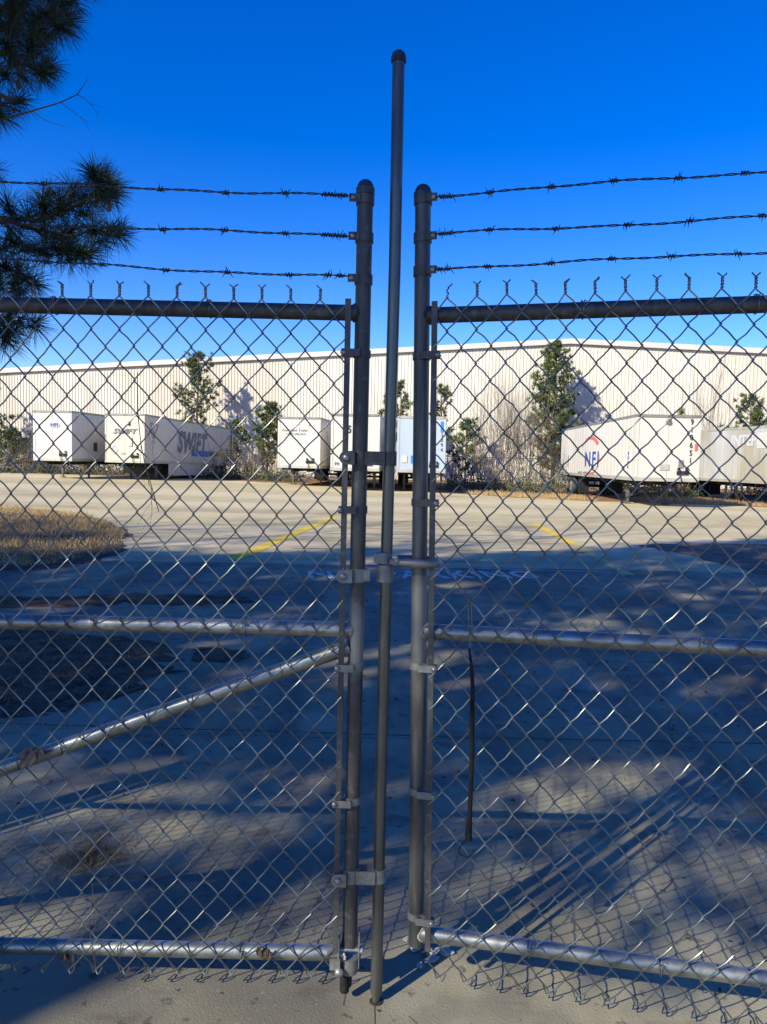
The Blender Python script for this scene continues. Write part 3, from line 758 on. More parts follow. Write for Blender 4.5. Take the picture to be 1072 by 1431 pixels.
# ------------------------------------------------------------------ trailers
def trailer(x, y, heading, body, label, L=16.0, W_=2.6, H0=1.07, H1=4.08, top='tr_top', rail='tr_rail', pitch=0.0, skirt=False, nose=True):
    """origin: middle of the near end on the ground; +y runs to the far end"""
    z = g(x, y)
    root = empty('semi_trailer', (x, y, z), -heading, 0, -pitch)
    tag(root, label, 'trailer', 'semi trailers parked by the warehouse')
    h = W_/2; b = MB()
    b.box(-h, h, 0, L, H0+.16, H1-.12)
    # side posts and panel seams
    k = 0
    yy = .55
    while yy < L-.2:
        for s in (-1, 1): b.box(s*h-.008 if s > 0 else -h-.010, s*h+.010 if s > 0 else -h+.008, yy-.02, yy+.02, H0+.17, H1-.13)
        yy += .61
    for s in (-1, 1):
        b.box(s*(h-.06)-.06, s*(h-.06)+.06, -.022, .01, H0+.17, H1-.13)
        for xx in (.42, .0): b.box(s*xx-.008, s*xx+.008, -.008, .005, H0+.17, H1-.13)
    b.build('body', body, root)
    b = MB(); b.box(-h-.012, h+.012, -.03, L+.012, H1-.12, H1); b.build('top_rail', top, root)
    b = MB(); b.box(-h-.014, h+.014, -.034, L+.014, H0, H0+.16)
    yy = .4
    while yy < L:
        for s in (-1, 1): b.box(s*(h+.020)-.008, s*(h+.020)+.008, yy, yy+.10, H0+.115, H0+.145)
        yy += 1.2
    b.build('bottom_rail', rail, root)
    b = MB(); b.box(-.55, -.42, .3, L-.2, H0-.22, H0-.003); b.box(.42, .55, .3, L-.2, H0-.22, H0-.003)
    for yy in [1+1.2*i for i in range(12)]: b.box(-h+.05, h-.05, yy, yy+.08, H0-.12, H0-.004)
    b.box(-.9, .9, L-4.6, L-.9, H0-.32, H0-.225)
    for s in (-1, 1):  b.box(s*.8-.04, s*.8+.04, L-.25, L-.17, .45, H0-.003)
    b.box(-1.1, 1.1, L-.25, L-.15, .38, .48)
    b.box(-h+.1, -h+.7, L-4.9, L-4.86, .15, H0-.13); b.box(h-.7, h-.1, L-4.9, L-4.86, .15, H0-.13)
    b.build('underframe', 'under', root)
    for s in (-1, 1):
        b = MB(); xx = s*.88
        b.box(xx-.07, xx+.07, 2.5, 2.64, .30, H0-.01); b.box(xx-.05, xx+.05, 2.52, 2.62, .06, .30); b.box(xx-.14, xx+.14, 2.42, 2.72, .0, .06)
        b.tube([(xx, 2.57, .45), (xx, 3.6, H0-.05)], .035, 6)
        if s < 0: b.tube([(-.88, 2.57, .95), (.88, 2.57, .95)], .025, 6); b.tube([(-.88, 2.57, .35), (.88, 2.57, .9)], .025, 6)
        b.build('landing_leg', 'leg_grey', root)
    for ax in (L-2.0, L-3.25):
        b = MB(); b.tube([(-1.0, ax, .5), (1.0, ax, .5)], .07, 10); b.build('axle', 'under', root)
        for s in (-1, 1):
            b = MB(); x0 = s*(h-.02)
            for q in (0, .33):
                c = (x0-s*q, ax, .5)
                b.lathe(c, [(.28, -s*.01), (.46, -s*.0), (.5, -s*.04), (.51, -s*.14), (.5, -s*.24), (.46, -s*.28), (.28, -s*.27)], 24, 'x')
            w = b.build('wheel', 'tyre', root, True)
            b = MB(); b.lathe((x0, ax, .5), [(.285, s*.004), (.27, -s*.03), (.16, -s*.10), (.11, -s*.02), (.02, -s*.015)], 20, 'x'); b.build('rim', 'rim', w, True)
    if nose:
        b = MB(); b.box(.42, .92, -.06, -.023, H0+.30, H0+.46); b.build('connector_box', 'under', root)
        b = MB()
        for xx, zz in ((.50, .54), (.86, .56)): b.lathe((xx, -.03, H0+zz), [(.06, 0), (.06, -.05), (.03, -.07)], 12, 'y')
        b.tube([(.55, -.05, H0+.33), (.60, -.12, H0+.1), (.65, -.08, H0-.1)], .02, 6); b.build('air_coupling', 'under', root)
        for xx in (-h+.1, 0, h-.1):
            b = MB(); b.box(xx-.04, xx+.04, -.05, -.031, H1-.085, H1-.045); b.build('marker_light', 'marker', root)
    if skirt:
        b = MB(); b.box(h-.06, h-.03, 3.6, L-4.1, .30, H0-.004); b.box(-h+.03, -h+.06, 3.6, L-4.1, .30, H0-.004); b.build('side_skirt', body, root)
    return root
def face_front(xx, zz, off=-.030):       # text plane on the near end
    return Matrix.Translation((xx, off, zz)) @ Matrix.Rotation(rad(90), 4, 'X')
def face_right(yy, zz, h=1.3, off=.014):  # on the +x side, reads toward +y
    return Matrix.Translation((h+off, yy, zz)) @ Matrix.Rotation(rad(90), 4, 'Z') @ Matrix.Rotation(rad(90), 4, 'X')
def face_left(yy, zz, h=1.3, off=.014):   # on the -x side, reads toward -y
    return Matrix.Translation((-h-off, yy, zz)) @ Matrix.Rotation(rad(-90), 4, 'Z') @ Matrix.Rotation(rad(90), 4, 'X')
def plate(name, mt, parent, x0, x1, y0, y1, z0, z1):
    b = MB(); b.box(x0, x1, y0, y1, z0, z1); return b.build(name, mt, parent)
def cpx(x, y, D):      # x of a pixel at depth D
    return atY(x, y, D).x

t1 = trailer(cpx(73.5, 610, 45.8), 45.8, rad(8), 'tr_white', 'white trailer at the far left with a small blue oval on its front', W_=2.5)
b = MB(); b.lathe((.14, -.026, 3.22), [(.36, 0), (.36, -.006)], 24, 'y')
for i, v in enumerate(b.v): b.v[i] = (v[0], v[1], 3.22+(v[2]-3.22)*.42)
b.build('badge', 'ink_pale', t1); text('NFI', .26, 'lettering', 'ink_blue', t1, face_front(.14, 3.22, -.036), sx=1.3, bold=.01)
plate('door_placard', 'ink_black', t1, 1.25, 1.262, 2.5, 2.95, 1.7, 2.25)
t2 = trailer(cpx(174, 610, 46.9), 46.9, rad(8.2), 'tr_cream', 'cream trailer with dark slanted lettering and blue and yellow stripe on its side', pitch=rad(.8), skirt=True)
text('SWIFT', .42, 'lettering', 'ink_grey', t2, face_front(-.02, 2.98), shear=.35, sx=1.25, bold=.015)
text('SWIFT', 1.9, 'lettering', 'ink_grey', t2, face_right(7.4, 2.52), shear=.25, sx=.88, bold=.10, spacing=1.1)
plate('stripe', 'stripe_blue', t2, 1.3, 1.313, 7.3, 10.5, 1.66, 2.10); plate('stripe', 'ink_grey', t2, 1.3, 1.313, 10.5, 12.6, 1.74, 2.10); plate('stripe', 'ink_yellow', t2, 1.3, 1.313, 12.6, 15.3, 1.76, 2.12)
plate('door_gap', 'under', t2, 1.3, 1.316, 15.35, 15.6, 1.3, 3.9)
text('500', .22, 'lettering', 'ink_pale', t2, face_front(-.1, 1.62), sx=1.2)
text('48\n53', .30, 'lettering', 'ink_grey', t2, face_right(1.2, 2.55), sx=1.2)
# triangle emblem and diamond outline
def poly_line(name, mt, parent, pts, r): 
    b = MB(); b.tube(pts+[pts[0]], r, 4); return b.build(name, mt, parent)
poly_line('emblem', 'ink_grey', t2, [(1.32, .7, 3.55), (1.32, 1.9, 3.5), (1.32, 1.35, 2.9)], .025)
poly_line('placard_frame', 'ink_pale', t2, [(-.9, -.03, 1.85), (-.66, -.03, 2.12), (-.42, -.03, 1.85), (-.66, -.03, 1.58)][::1], .014)
plate('vent_cover', 'ink_yellow' if False else 'tr_cream', t2, .22, .50, -.07, -.024, 2.1, 2.62); plate('vent_grille', 'under', t2, .26, .36, -.045, -.024, 3.34, 3.62)
t3 = trailer(cpx(418, 615, 45.0), 45.0, rad(5.5), 'tr_white', 'white trailer left of the gate posts with two lines of small print on its front', W_=2.55)
text('Food Bank Trailer', .20, 'lettering', 'ink_grey', t3, face_front(-.25, 3.30), sx=1.05); text('1-877-246-3635', .18, 'lettering', 'ink_grey', t3, face_front(-.2, 3.08), sx=1.05)
text('5\n3\n7\n1', .22, 'lettering', 'ink_black', t3, face_right(2.2, 2.9, 1.275), sx=1.6)
plate('stencil_patch', 'ink_pale', t3, .55, .62, -.036, -.024, 3.5, 3.8)
t4 = trailer(cpx(496.5, 615, 40.4), 40.4, rad(3.2), 'tr_white', 'white trailer seen behind the left gate post with the digits 05', W_=2.6)
text('05', .55, 'lettering', 'ink_black', t4, face_front(-.42, 3.25), sx=.75, bold=.015); text('PR', .25, 'lettering', 'ink_grey', t4, face_front(-.95, 1.42))
t5 = trailer(cpx(589, 620, 40.7), 40.7, rad(1.5), 'tr_blue', 'pale blue trailer with bright blue rectangles seen behind the right gate post', W_=2.6, top='tr_rail')
plate('blue_panel', 'ink_sky', t5, -.55, -.05, -.036, -.0225, 1.58, 1.98); plate('blue_panel', 'ink_sky', t5, .50, .74, -.036, -.0225, 2.3, 2.5); plate('blue_panel', 'ink_sky', t5, 1.00, 1.14, -.036, -.0225, 3.25, 3.82)
text('3\n2\n9\n4', .26, 'lettering', 'ink_black', t5, face_front(1.08, 2.7), sx=.9)
plate('white_patch', 'tr_white', t5, -1.05, -.75, -.036, -.0225, 1.6, 1.98)
t6 = trailer(cpx(933, 625, 32.6), 32.6, rad(1.9), 'tr_white', 'white trailer with red ring and blue letters on its long side', W_=2.72, top='tr_top', H0=1.12, H1=3.97)
text('9\n1\n0\n6\n5\n1', .33, 'lettering', 'ink_black', t6, face_front(.98, 2.85), sx=.85, bold=.004)
plate('placard_holder', 'tr_top', t6, .48, .68, -.05, -.024, 1.72, 2.05)
plate('faded_patch', 'tr_rail', t6, -.3, .1, -.034, -.0235, 1.6, 1.85)
plate('orange_mark', 'ink_red', t6, 1.14, 1.28, -.034, -.0235, 2.45, 2.75)
b = MB(); b.lathe((-.0, -.03, 3.66), [(.13, 0), (.10, -.05), (.02, -.07)], 16, 'y'); b.build('nose_lamp', 'tr_top', t6, True)
text('NFI', 1.1, 'lettering', 'ink_blue', t6, face_left(7.75, 2.02, 1.36), sx=1.6, bold=.02, spacing=1.3)
def arc(name, mt, parent, yc, zc, ry, rz, a0, a1, w0, w1, xface):
    b = MB(); n = 28
    for i in range(n+1):
        t = i/n; a = rad(a0+(a1-a0)*t); w = (w0+(w1-w0)*t)
        for q in (-w/2, w/2): b.v.append((xface, yc-(ry+q*1.5)*math.cos(a), zc+(rz+q)*math.sin(a)))
    for i in range(n): b.f.append((2*i, 2*i+2, 2*i+3, 2*i+1))
    return b.build(name, mt, parent)
arc('swoosh', 'ink_red', t6, 8.2, 2.23, 2.1, .98, 150, 38, .04, .26, -1.376)
arc('swoosh', 'ink_red', t6, 8.2, 2.23, 2.1, .98, 5, -120, .05, .11, -1.376)
text('I\nI\nI\nI', .2, 'lettering', 'ink_blue', t6, face_left(1.0, 2.0, 1.36) @ Matrix.Rotation(0, 4, 'Z'), sx=6.0)
text('RIDE WITH PRIDE', .16, 'lettering', 'tr_top', t6, face_left(9, 1.32, 1.36), sx=3.0)
plate('side_marker', 'tr_top', t6, -1.376, -1.355, 13.6, 13.8, 1.6, 2.3)
t7 = trailer(20.75, 35.9, rad(-5.6), 'tr_dirty', 'grimy grey white trailer at the right edge behind the ringed trailer', W_=2.6, top='tr_rail', H0=1.05, H1=4.0)
text('INTER', .8, 'lettering', 'ink_faint', t7, face_left(4.6, 3.25), sx=1.1, bold=.03)
plate('clean_patch', 'tr_white', t7, -1.316, -1.29, .6, 3.4, 2.85, 3.65)
# wheels visible below it are its own; two spare loops of hose hang below
for q in (5.0, 6.0):
    b = MB(); b.tube([(-1.2+.02*math.cos(a), q+.33*math.cos(a), .62+.42*math.sin(a)) for a in [2*PI*k/14 for k in range(15)]], .06, 8); b.build('hose_loop', 'under', t7)

# ------------------------------------------------------------------ far fence
b = MB(); fr = empty('chain_link_fence', (-30, 60, 0)); tag(fr, 'dark chain link fence with a top rail in front of the warehouse', 'fence')
FP = [(-40, 63), (-14, 60), (-3, 57.5), (2.5, 54.5), (14, 52.5), (24, 52), (44, 52)]
posts = []; railb = MB(); fab = MB()
for (xa, ya), (xb, yb) in zip(FP, FP[1:]):
    L = math.hypot(xb-xa, yb-ya); n = int(L/3.0)
    for k in range(n):
        t = k/n; posts.append((xa+(xb-xa)*t, ya+(yb-ya)*t))
    za, zb_ = g(xa, ya), g(xb, yb); o = Vector((-30, 60, 0))
    A0 = Vector((xa, ya, za))-o; B0 = Vector((xb, yb, zb_))-o
    railb.tube([A0+Vector((0, 0, 2.1)), B0+Vector((0, 0, 2.1))], .03, 6)
    for zz in (2.25, 2.4, 2.55): fab.tube([A0+Vector((0, 0, zz)), B0+Vector((0, 0, zz))], .006, 3)
    m_ = int(L/.12); d = (B0-A0)/m_
    for k in range(m_):
        for sg in (-1, 1):
            p = A0+d*k+Vector((0, 0, .05)); e = A0+d*(k+sg*17)+Vector((0, 0, 2.1))
            if 0 <= k+sg*17 <= m_: fab.tube([p, e], .0022, 3, False)
railb.build('top_rail', 'galv_dark', fr); fab.build('mesh_fabric', 'galv_dark', fr)
for x, y in posts:
    b = MB(); q = Vector((x, y, g(x, y)))-Vector((-30, 60, 0)); b.tube([q, q+Vector((0, 0, 2.15)), q+Vector((0, -.15, 2.6))], .035, 6); b.build('post', 'galv_dark', fr)

# ------------------------------------------------------------------ trees
def needles(b, c, d, n, L, w, rn, spread=.8):
    d = Vector(d).normalized()
    for k in range(n):
        v = (d*rn.uniform(.15, 1.1)+Vector((rn.gauss(0, spread), rn.gauss(0, spread), rn.gauss(0, spread)))).normalized()
        sdv = v.cross(Vector((rn.gauss(0, 1), rn.gauss(0, 1), rn.gauss(0, 1))))
        if sdv.length < 1e-3: continue
        b.blade(c+v*L*.05, v, L*rn.uniform(.7, 1.15), w, sdv.normalized())
def far_pine(x, y, h, base, width, label, seed, dens=1.0, narrow=1.0, tuft=.36, nper=24, bladew=.075):
    rn = random.Random(seed); z0 = g(x, y)
    root = empty('pine_tree', (x, y, z0)); tag(root, label, 'tree', 'trees by the warehouse')
    tb = MB(); cb = MB()
    lean = Vector((rn.gauss(0, .02), rn.gauss(0, .02), 1))
    tb.tube([lean*h*t for t in (0, .3, .6, .9, 1)], [.13*h/9, .11*h/9, .075*h/9, .03*h/9, .01], 8)
    nl = int(h*7.5*dens*(1-base/h))
    for k in range(nl):
        t = (k+rn.random())/nl; z = base+(h-base)*t
        prof = max(.06, (1-t)**.55*(.5+.5*min(1, t*3.2)))*(1 if narrow == 1 else narrow)
        R = width/2*prof*rn.uniform(.55, 1.15); a = rn.uniform(0, 2*PI)
        d = Vector((math.cos(a), math.sin(a), rn.uniform(.1, .55)+t*.5))
        p0 = lean*z; mid = p0+d*R*.5; end = p0+d*R+Vector((0, 0, .12*R))
        tb.tube([p0, mid, end], [.03, .02, .01], 4, False)
        nt_ = max(2, int(2+R*3.0))
        for q in range(nt_):
            f = .35+.65*(q+rn.random())/nt_; c = p0.lerp(end, f)+Vector((rn.gauss(0, .14), rn.gauss(0, .14), rn.gauss(0, .12)))*(.5+R*.35)
            needles(cb, c, (d.x*.6, d.y*.6, .7), nper, tuft*rn.uniform(.75, 1.15), bladew, rn, .6)
    needles(cb, lean*h, (0, 0, 1), nper, tuft*1.1, bladew, rn, .35); needles(cb, lean*(h-.3), (0, 0, 1), nper*2, tuft, bladew, rn, .6)
    tb.build('trunk', 'bark', root, True); cb.build('crown', 'needle', root)
    return root
def px_tree(px, py_top, D, base, width, label, seed, **k):
    p = atY(px, py_top, D); h = p.z-g(p.x, D)
    return far_pine(p.x, D, h, base, width, label, seed, **k)
px_tree(273, 494, 67.3, 3.8, 5.8, 'pine tree rising behind the cream lettered trailer', 1, dens=1.1)
px_tree(374, 566, 64, .9, 4.2, 'low bushy green pine left of the small print trailer', 2, dens=2.0)
px_tree(330, 590, 65, 1.0, 3.0, 'dark shaded pine between the lettered trailer and the bushy green one', 3, dens=1.0)
px_tree(561, 536, 64, 3.0, 3.0, 'thin pine standing in for a shadow on the wall between the two gate posts', 4, dens=.8)  # tree put where only a cast shadow marks the wall
px_tree(536, 556, 64, 3.0, 1.8, 'small pine tip above the trailer roof beside the drop rod', 14, dens=.6)
px_tree(620, 541, 63, 2.4, 3.6, 'sparse pine behind the right edge of the pale blue trailer', 5, dens=.75)
px_tree(652, 589, 56, .6, 3.8, 'low pine among brush just right of the pale blue trailer', 6, dens=1.3)
px_tree(780, 480, 63.6, 1.2, 6.0, 'tallest dense pine tree near the roof peak', 7, dens=2.0)
px_tree(1052, 556, 56, 1.5, 4.6, 'bushy pine behind the grimy trailer at the right edge', 8, dens=1.3)
px_tree(-28, 535, 70, .5, 6.5, 'tall dark pine at the far left edge whose shade falls on the warehouse wall', 9, dens=1.6)
px_tree(12, 606, 60, .3, 4.6, 'low dark evergreen left of the oval badge trailer', 10, dens=2.0)
px_tree(955, 577, 58, 2.5, 1.8, 'little pine tip above the ringed trailer roof', 12, dens=.9)

def bare_shrub(x, y, h, n, label, seed, mt='twig', spread=.22, r=.022):
    rn = random.Random(seed); b = MB(); o = Vector((x, y, g(x, y)))
    for k in range(n):
        d = (rn.gauss(0, spread), rn.gauss(0, spread), 1)
        twigs(b, (rn.gauss(0, .5), rn.gauss(0, .4), 0), d, h*rn.uniform(.45, .75), r, 2, rn, (3, 4), .28, .12, 4, .06, 3)
    tag(b.build('bare_shrub', mt, None, False, o), label, 'shrub', 'leafless shrubs by the warehouse')
def px_shrub(px, py, D, n, label, seed, **k):
    p = atY(px, py, D); bare_shrub(p.x, D, (p.z-g(p.x, D)), n, label, seed, **k)
px_shrub(718, 545, 60, 30, 'tallest brown leafless shrub left of the tall dense pine', 1)
px_shrub(698, 560, 58, 24, 'brown leafless shrub left of the tallest leafless shrub', 2)
px_shrub(745, 560, 59, 26, 'leafless shrub touching the left side of the tall dense pine', 3)
px_shrub(676, 600, 54, 14, 'shorter leafless shrub right of the low brushside pine', 4)
px_shrub(765, 600, 47, 12, 'leafless shrub under the tall dense pine', 5, mt='twigdark')
px_shrub(640, 620, 50, 10, 'low leafless shrub beside the pale blue trailer', 6, mt='twigdark')
px_shrub(1005, 510, 52, 12, 'airy leafless shrub standing above the gap between the two right trailers', 7, r=.018)
px_shrub(985, 540, 50, 9, 'small leafless shrub just right of the ringed trailer roof', 8, r=.016)
px_shrub(866, 570, 60, 9, 'faint leafless shrub behind the ringed trailer roof', 9, r=.016)
px_shrub(334, 615, 55, 12, 'dark leafless shrub right of the lettered trailer rear', 10, mt='twigdark')
px_shrub(365, 625, 54, 10, 'dark low leafless shrub left of the small print trailer', 11, mt='twigdark')
px_shrub(548, 560, 56, 8, 'leafless shrub between the two trailers behind the gate posts', 12)
px_shrub(30, 610, 55, 12, 'dark leafless shrub at the far left edge', 13, mt='twigdark')

# undergrowth
TR = [bpy.data.objects[n].matrix_world.inverted() for n in [o.name for o in bpy.data.objects if o.name.startswith('semi_trailer')]]
def under(x, y):
    for mi in TR:
        q = mi @ Vector((x, y, 0))
        if abs(q.x) < 1.75 and -3 < q.y < 16.6: return True
    return False
b = MB(); rn = random.Random(77)
for k in range(30000):
    x = rn.uniform(-42, 34)
    y0 = interp([(-45, 55.5), (-20, 55.5), (-9, 53.0), (0, 47), (4, 44.5), (10, 43.5), (34, 43)], x)
    y = y0+abs(rn.gauss(0, 3.2))
    if under(x, y): continue
    nn = mnoise.noise(Vector((x*.45, y*.5, 2)))+.5*mnoise.noise(Vector((x*1.5, y, 7)))
    hmax = max(.12, (.9+2.0*nn))*min(1, .25+(y-y0)*.5)
    hmax *= 1.35 if x < -6 else 1.0
    z = g(x, y)+rn.uniform(0, 1)**.8*hmax
    s_ = rn.uniform(.05, .13); d = Vector((rn.gauss(0, 1), rn.gauss(0, 1), rn.gauss(0, .8))).normalized()
    b.blade((x, y, z), d, s_*1.9, s_, d.orthogonal().normalized())
tag(b.build('undergrowth', 'leafdark'), 'tangled dark undergrowth in front of the warehouse wall', 'undergrowth', kind='stuff')
b = MB()
for k in range(3200):
    x = rn.uniform(-42, 34); y = interp([(-45, 56), (-20, 56), (-9, 53.5), (0, 47.5), (4, 45), (10, 44), (34, 43.5)], x)+abs(rn.gauss(0, 2.5))
    if under(x, y): continue
    twigs(b, (x, y, g(x, y)), (rn.gauss(0, .3), rn.gauss(0, .3), 1), rn.uniform(.5, 1.8), .012, 1, rn, (1, 2), .35, .05, 3, .1, 3)
tag(b.build('brush', 'twig'), 'tangled thin brown brush stems in front of the warehouse', 'undergrowth', kind='stuff')
b = MB()
for k in range(14000):
    x = rn.uniform(3, 34); y = interp([(-45, 57), (2, 42.2), (5, 39.9), (9, 37.3), (20, 36), (34, 35.5)], x)+abs(rn.gauss(0, 3.0))
    if under(x, y) or under(x-.8, y+.6): continue
    b.blade((x, y, g(x, y)), (rn.gauss(0, .6), rn.gauss(0, .6), 1), rn.uniform(.05, .28), .03, Vector((1, 0, 0)))
tag(b.build('straw_grass', 'drygrass'), 'orange brown dry grass strip behind the yard at the right', 'grass', kind='stuff')

# ------------------------------------------------------------------ near pine at the left edge
NP = Vector((-3.7, 5.0, 0)); rn = random.Random(101)
root = empty('pine_tree', NP); tag(root, 'near long needled pine whose dark branches reach in from the upper left', 'tree')
tb = MB(); cb = MB(); cone = MB()
tb.tube([(0, 0, -.1), (.03, .02, 2), (.0, .05, 4), (.05, 0, 6.5), (0, 0, 8.6)], [.15, .13, .105, .06, .015], 12)
def tuft(c, d, n=95, L=.16):
    d = Vector(d).normalized()
    for k in range(n):
        f = rn.random(); p = c-d*.10*f
        v = (d*rn.uniform(.1, 1.0)+Vector((rn.gauss(0, .62), rn.gauss(0, .62), rn.gauss(0, .62)))).normalized()
        sdv = v.cross(Vector((rn.gauss(0, 1), rn.gauss(0, 1), rn.gauss(0, 1)))).normalized()
        l = L*rn.uniform(.75, 1.1); q = p+v*l*.55; e = p+v*l+Vector((0, 0, -.018*rn.random()))
        w = .0013
        cb.face((p-sdv*w, p+sdv*w, q+sdv*w, q-sdv*w)); cb.face((q-sdv*w, q+sdv*w, e))
def hang(px, py, D): return atY(px, py, D)-NP
# branches given as pixel paths at a depth, each with tufts near them
BR = [  # path, tufts
 ([(-260, -140, 4.6), (-120, -60, 4.5), (-20, 5, 4.4), (55, 22, 4.3)], [(20, 8), (60, 22), (95, 2), (70, 50), (30, 35), (118, -12), (5, 40), (85, 38), (-20, 20), (45, -10), (80, 5), (30, 10), (50, 35), (-5, 20), (90, 20), (60, 60), (20, 52), (100, 30), (35, -5), (10, -20), (75, -15)]),
 ([(-260, -60, 4.4), (-120, 10, 4.3), (-20, 70, 4.2), (40, 78, 4.2)], [(18, 72), (48, 78), (62, 102), (35, 110), (0, 100), (72, 92), (8, 60), (-15, 85), (25, 90), (55, 95), (10, 110), (45, 62)]),
 ([(-240, 60, 4.3), (-100, 105, 4.2), (-10, 128, 4.1), (20, 140, 4.1)], [(12, 148), (30, 140), (5, 165), (-12, 145)]),
 ([(-280, 190, 4.5), (-120, 250, 4.4), (0, 305, 4.3), (60, 308, 4.2), (110, 285, 4.2), (150, 262, 4.2)], [(132, 240), (157, 258), (150, 275), (120, 275), (85, 278), (68, 272), (100, 262), (125, 300), (140, 245), (72, 300), (148, 250), (138, 262), (160, 268), (92, 288), (60, 285)]),
 ([(0, 305, 4.3), (45, 320, 4.25), (100, 330, 4.2), (160, 315, 4.2)], [(160, 318), (172, 328), (130, 320), (105, 318), (88, 330), (60, 318), (40, 300), (20, 305), (10, 285), (150, 335)]),
 ([(0, 305, 4.3), (40, 350, 4.3), (80, 345, 4.3), (115, 350, 4.2)], [(115, 352), (128, 350), (95, 362), (75, 345), (55, 350), (35, 345), (15, 335), (100, 340)]),
 ([(-240, 250, 4.6), (-90, 330, 4.5), (0, 370, 4.4), (35, 385, 4.4)], [(10, 345), (5, 370), (25, 372), (40, 388), (50, 395), (20, 395), (0, 400), (30, 410), (-15, 385)]),
 ([(-220, 330, 4.6), (-80, 410, 4.5), (-10, 440, 4.4), (25, 450, 4.3)], [(15, 440), (35, 446), (50, 452), (22, 462), (5, 455), (12, 480)]),
]
for path, tf in BR:
    P = [hang(*q) for q in path]
    if path[0][0] < -200:
        st_ = Vector((0, 0, max(2.2, P[0].z+.2))); P = [st_]+P
    n = len(P); tb.tube(P, [.016*(1-.75*i/(n-1))+.003 for i in range(n)] if path[0][0] < -200 else [.012, .01, .007, .005][:n], 7)
    for (px, py) in tf:
        D = rn.uniform(3.95, 4.6); c = hang(px, py, D)
        # joining twig to nearest branch point
        best = min([a.lerp(bq, t) for a, bq in zip(P[1:], P[2:]) for t in (0, .33, .66, 1)] or P, key=lambda q: (q-c).length)
        mid = (best+c)/2+Vector((0, 0, -.03)); tb.tube([best, mid, c], [.005, .004, .003], 5)
        tuft(c, (c-best)+Vector((.05, 0, .07)), 190 if rn.random() < .7 else 120, .15)
# bare twig
P = [hang(*q) for q in ((-120, 190, 4.2), (0, 168, 4.1), (45, 155, 4.05), (85, 143, 4.0), (108, 132, 4.0), (123, 110, 4.0))]
tb.tube(P, [.009, .006, .0045, .0035, .0025, .0012], 5)
for q in (P[2], P[3], P[4]): twigs(tb, q, (.5, .1, rn.choice([-.5, .15])), .16, .002, 1, rn, (1, 2), .3)
# the rest of its crown, outside the picture to the left and above
for k in range(34):
    z = rn.uniform(2.6, 8.2); a = rn.uniform(PI*.45, PI*1.6); R = (2.0-(z-2.6)*.27)*rn.uniform(.6, 1.1)
    d = Vector((math.cos(a), math.sin(a), rn.uniform(-.1, .4))); e = Vector((0, 0, z))+d*R
    tb.tube([(0, 0, z), Vector((0, 0, z))+d*R*.5, e], [.022, .016, .008], 5)
    for q in range(6):
        c = Vector((0, 0, z)).lerp(e, rn.uniform(.4, 1.05))+Vector((rn.gauss(0, .16), rn.gauss(0, .16), rn.gauss(0, .14))); tuft(c, d, 45, .17)
tb.build('trunk', 'twigdark', root, True); cb.build('crown', 'needle_near', root)
for (px, py, D) in ((153, 288, 4.15), (116, 358, 4.15), (26, 118, 4.15)):
    c = hang(px, py, D); b = MB()
    b.lathe(c-Vector((0, 0, .03)), [(.003, 0), (.011, .012), (.014, .028), (.010, .045), (.003, .06)], 10); b.build('pine_cone', 'bark', root, True)

# ------------------------------------------------------------------ trees behind the camera that shade the driveway
GT = 1/math.tan(SUN_EL)*.7071
def keep(q):
    """thin the low fringe of the crowns so sun reaches the slab by the gate"""
    gx, gy = q.x+q.z*GT, q.y+q.z*GT
    wob = .35*mnoise.noise(Vector((gx*1.3, gy*1.3, 4)))
    d = sstep(3.15, 3.9, gy+wob*.6)
    mid = .74*sstep(2.0, 2.7, gy+wob*.5)
    d = max(d, mid)
    for (cx_, cy_, rx, ry, k) in ((1.02, 3.55, .6, .62, .22), (-.25, 2.95, .8, .25, .4), (.6, 1.6, 1.6, .55, .22), (-1.3, 1.5, .6, .45, .3), (-.9, 3.2, .5, .2, .45)):
        e = ((gx-cx_)/rx)**2+((gy-cy_)/ry)**2
        if e < 1.3: d = min(d, k+(1-k)*sstep(.5, 1.3, e))
    return rn.random() < d
TREES = [(-6.2, -5.5, 16.5, 2.5), (-9.3, -6.2, 19.3, 2.9), (-12.3, -5.8, 19.6, 3.0), (-15.2, -6.3, 16.7, 2.9), (-18.3, -5.8, 15.3, 2.9), (-21.4, -6.2, 14.9, 2.9), (-24.6, -5.9, 16.0, 2.9), (-28, -6.4, 16.5, 3.0),
  (-1.5, -13, 15, 3), (3.5, -14, 16, 3.2), (8.5, -12, 15, 3.2), (13.5, -9, 16, 3.3), (17, -4, 15, 3.3), (-8, -15, 17, 3.3)]  # this row is unseen, added to cut sky light over the shaded driveway
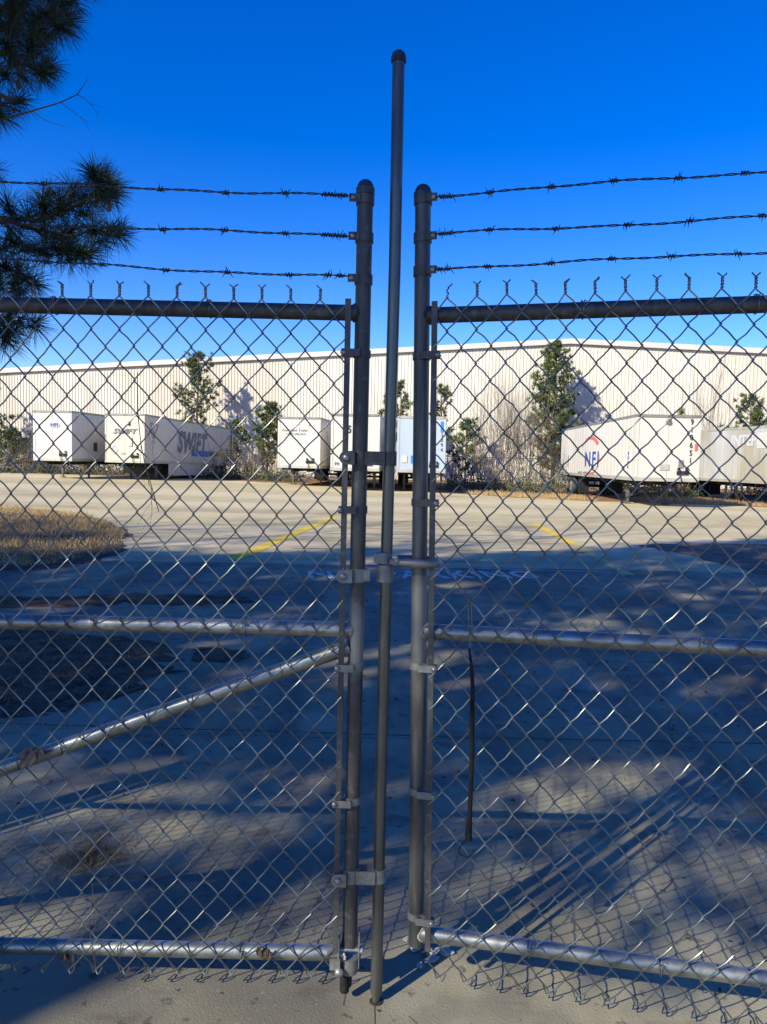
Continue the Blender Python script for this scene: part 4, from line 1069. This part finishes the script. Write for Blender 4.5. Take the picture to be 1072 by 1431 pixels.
for i, (x, y, h, R) in enumerate(TREES):
    root = empty('roadside_pine', (x, y, 0)); tag(root, 'tall pine behind the photographer that shades the driveway', 'tree', 'roadside pines behind the photographer')
    tb = MB(); cb = MB(); o = Vector((x, y, 0)); back = i >= 8; low = 3.0 if back else 7.3
    tb.tube([(0, 0, -.1), (.1, 0, h*.4), (0, .1, h*.75), (0, 0, h)], [.2, .16, .09, .02], 10)
    if i < 4:     # loose needles added low in the crowns to even out the dappled sun
        for q in range(5200):
            z = rn.uniform(7.0, 10.6); a = rn.uniform(0, 2*PI); rr_ = (R+.2)*math.sqrt(rn.random()); p = Vector((rr_*math.cos(a), rr_*math.sin(a), z))
            P_ = o+p
            if P_.y+P_.z*GT > 4.9 or not keep(P_): continue
            d = Vector((rn.gauss(0, 1), rn.gauss(0, 1), rn.gauss(0, 1))).normalized(); e = d.orthogonal().normalized(); w = rn.uniform(.04, .065)
            cb.face((p-e*w, p+d*w*1.3, p+e*w, p-d*w*1.3))
    for k in range(272):
        t = rn.random()**.8 if k < 230 else rn.uniform(1, 1.22); z = low+(h-low)*t; rr_ = R*(1-.55*t**2)*math.sqrt(rn.random())*(.6 if t > .93 else 1); a = rn.uniform(0, 2*PI)
        c = Vector((rr_*math.cos(a), rr_*math.sin(a), z)); cs = rn.uniform(.30, .55)
        if k % 3 == 0: tb.tube([(0, 0, z-.5), c*.5+Vector((0, 0, z*.5-.2)), c], [.035, .025, .012], 4, False)
        for q in range(30 if k < 230 else 9):
            p = c+Vector((rn.gauss(0, cs*.55), rn.gauss(0, cs*.55), rn.gauss(0, cs*.4)))
            if not keep(o+p) or (i < 4 and o.y+p.y+p.z*GT < 3.65+.35*mnoise.noise(Vector((k, q*.02, 1)))): continue
            d = Vector((rn.gauss(0, 1), rn.gauss(0, 1), rn.gauss(0, 1))).normalized(); e = d.orthogonal().normalized(); w = rn.uniform(.062, .122)
            cb.face((p-e*w, p+d*w*1.3, p+e*w, p-d*w*1.3))
    tb.build('trunk', 'bark', root, True); cb.build('crown', 'needle', root)

# leafless trees further along the same row: their thin branches streak the sunlit yard
for i, (x, y, h) in enumerate(((-18.5, -6.5, 21.5), (-23.5, -6.8, 21), (-27.5, -6.5, 21.5))):
    rn = random.Random(400+i); b = MB()
    b.tube([(0, 0, -.1), (.1, 0, h*.35), (0, .2, h*.7), (.1, .1, h)], [.2, .16, .09, .03], 8)
    for k in range(30):
        z = rn.uniform(h*.55, h*.98); a = rn.uniform(0, 2*PI)
        twigs(b, (0, .1, z), (math.cos(a), math.sin(a), rn.uniform(.1, .7)), rn.uniform(2.0, 4.2), .035, 2, rn, (3, 5), .35, .05, 5, .12, 4)
    tag(b.build('leafless_tree', 'bark', None, False, (x, y, 0)), 'tall leafless tree behind the photographer among the pines', 'tree', 'leafless trees behind the photographer')
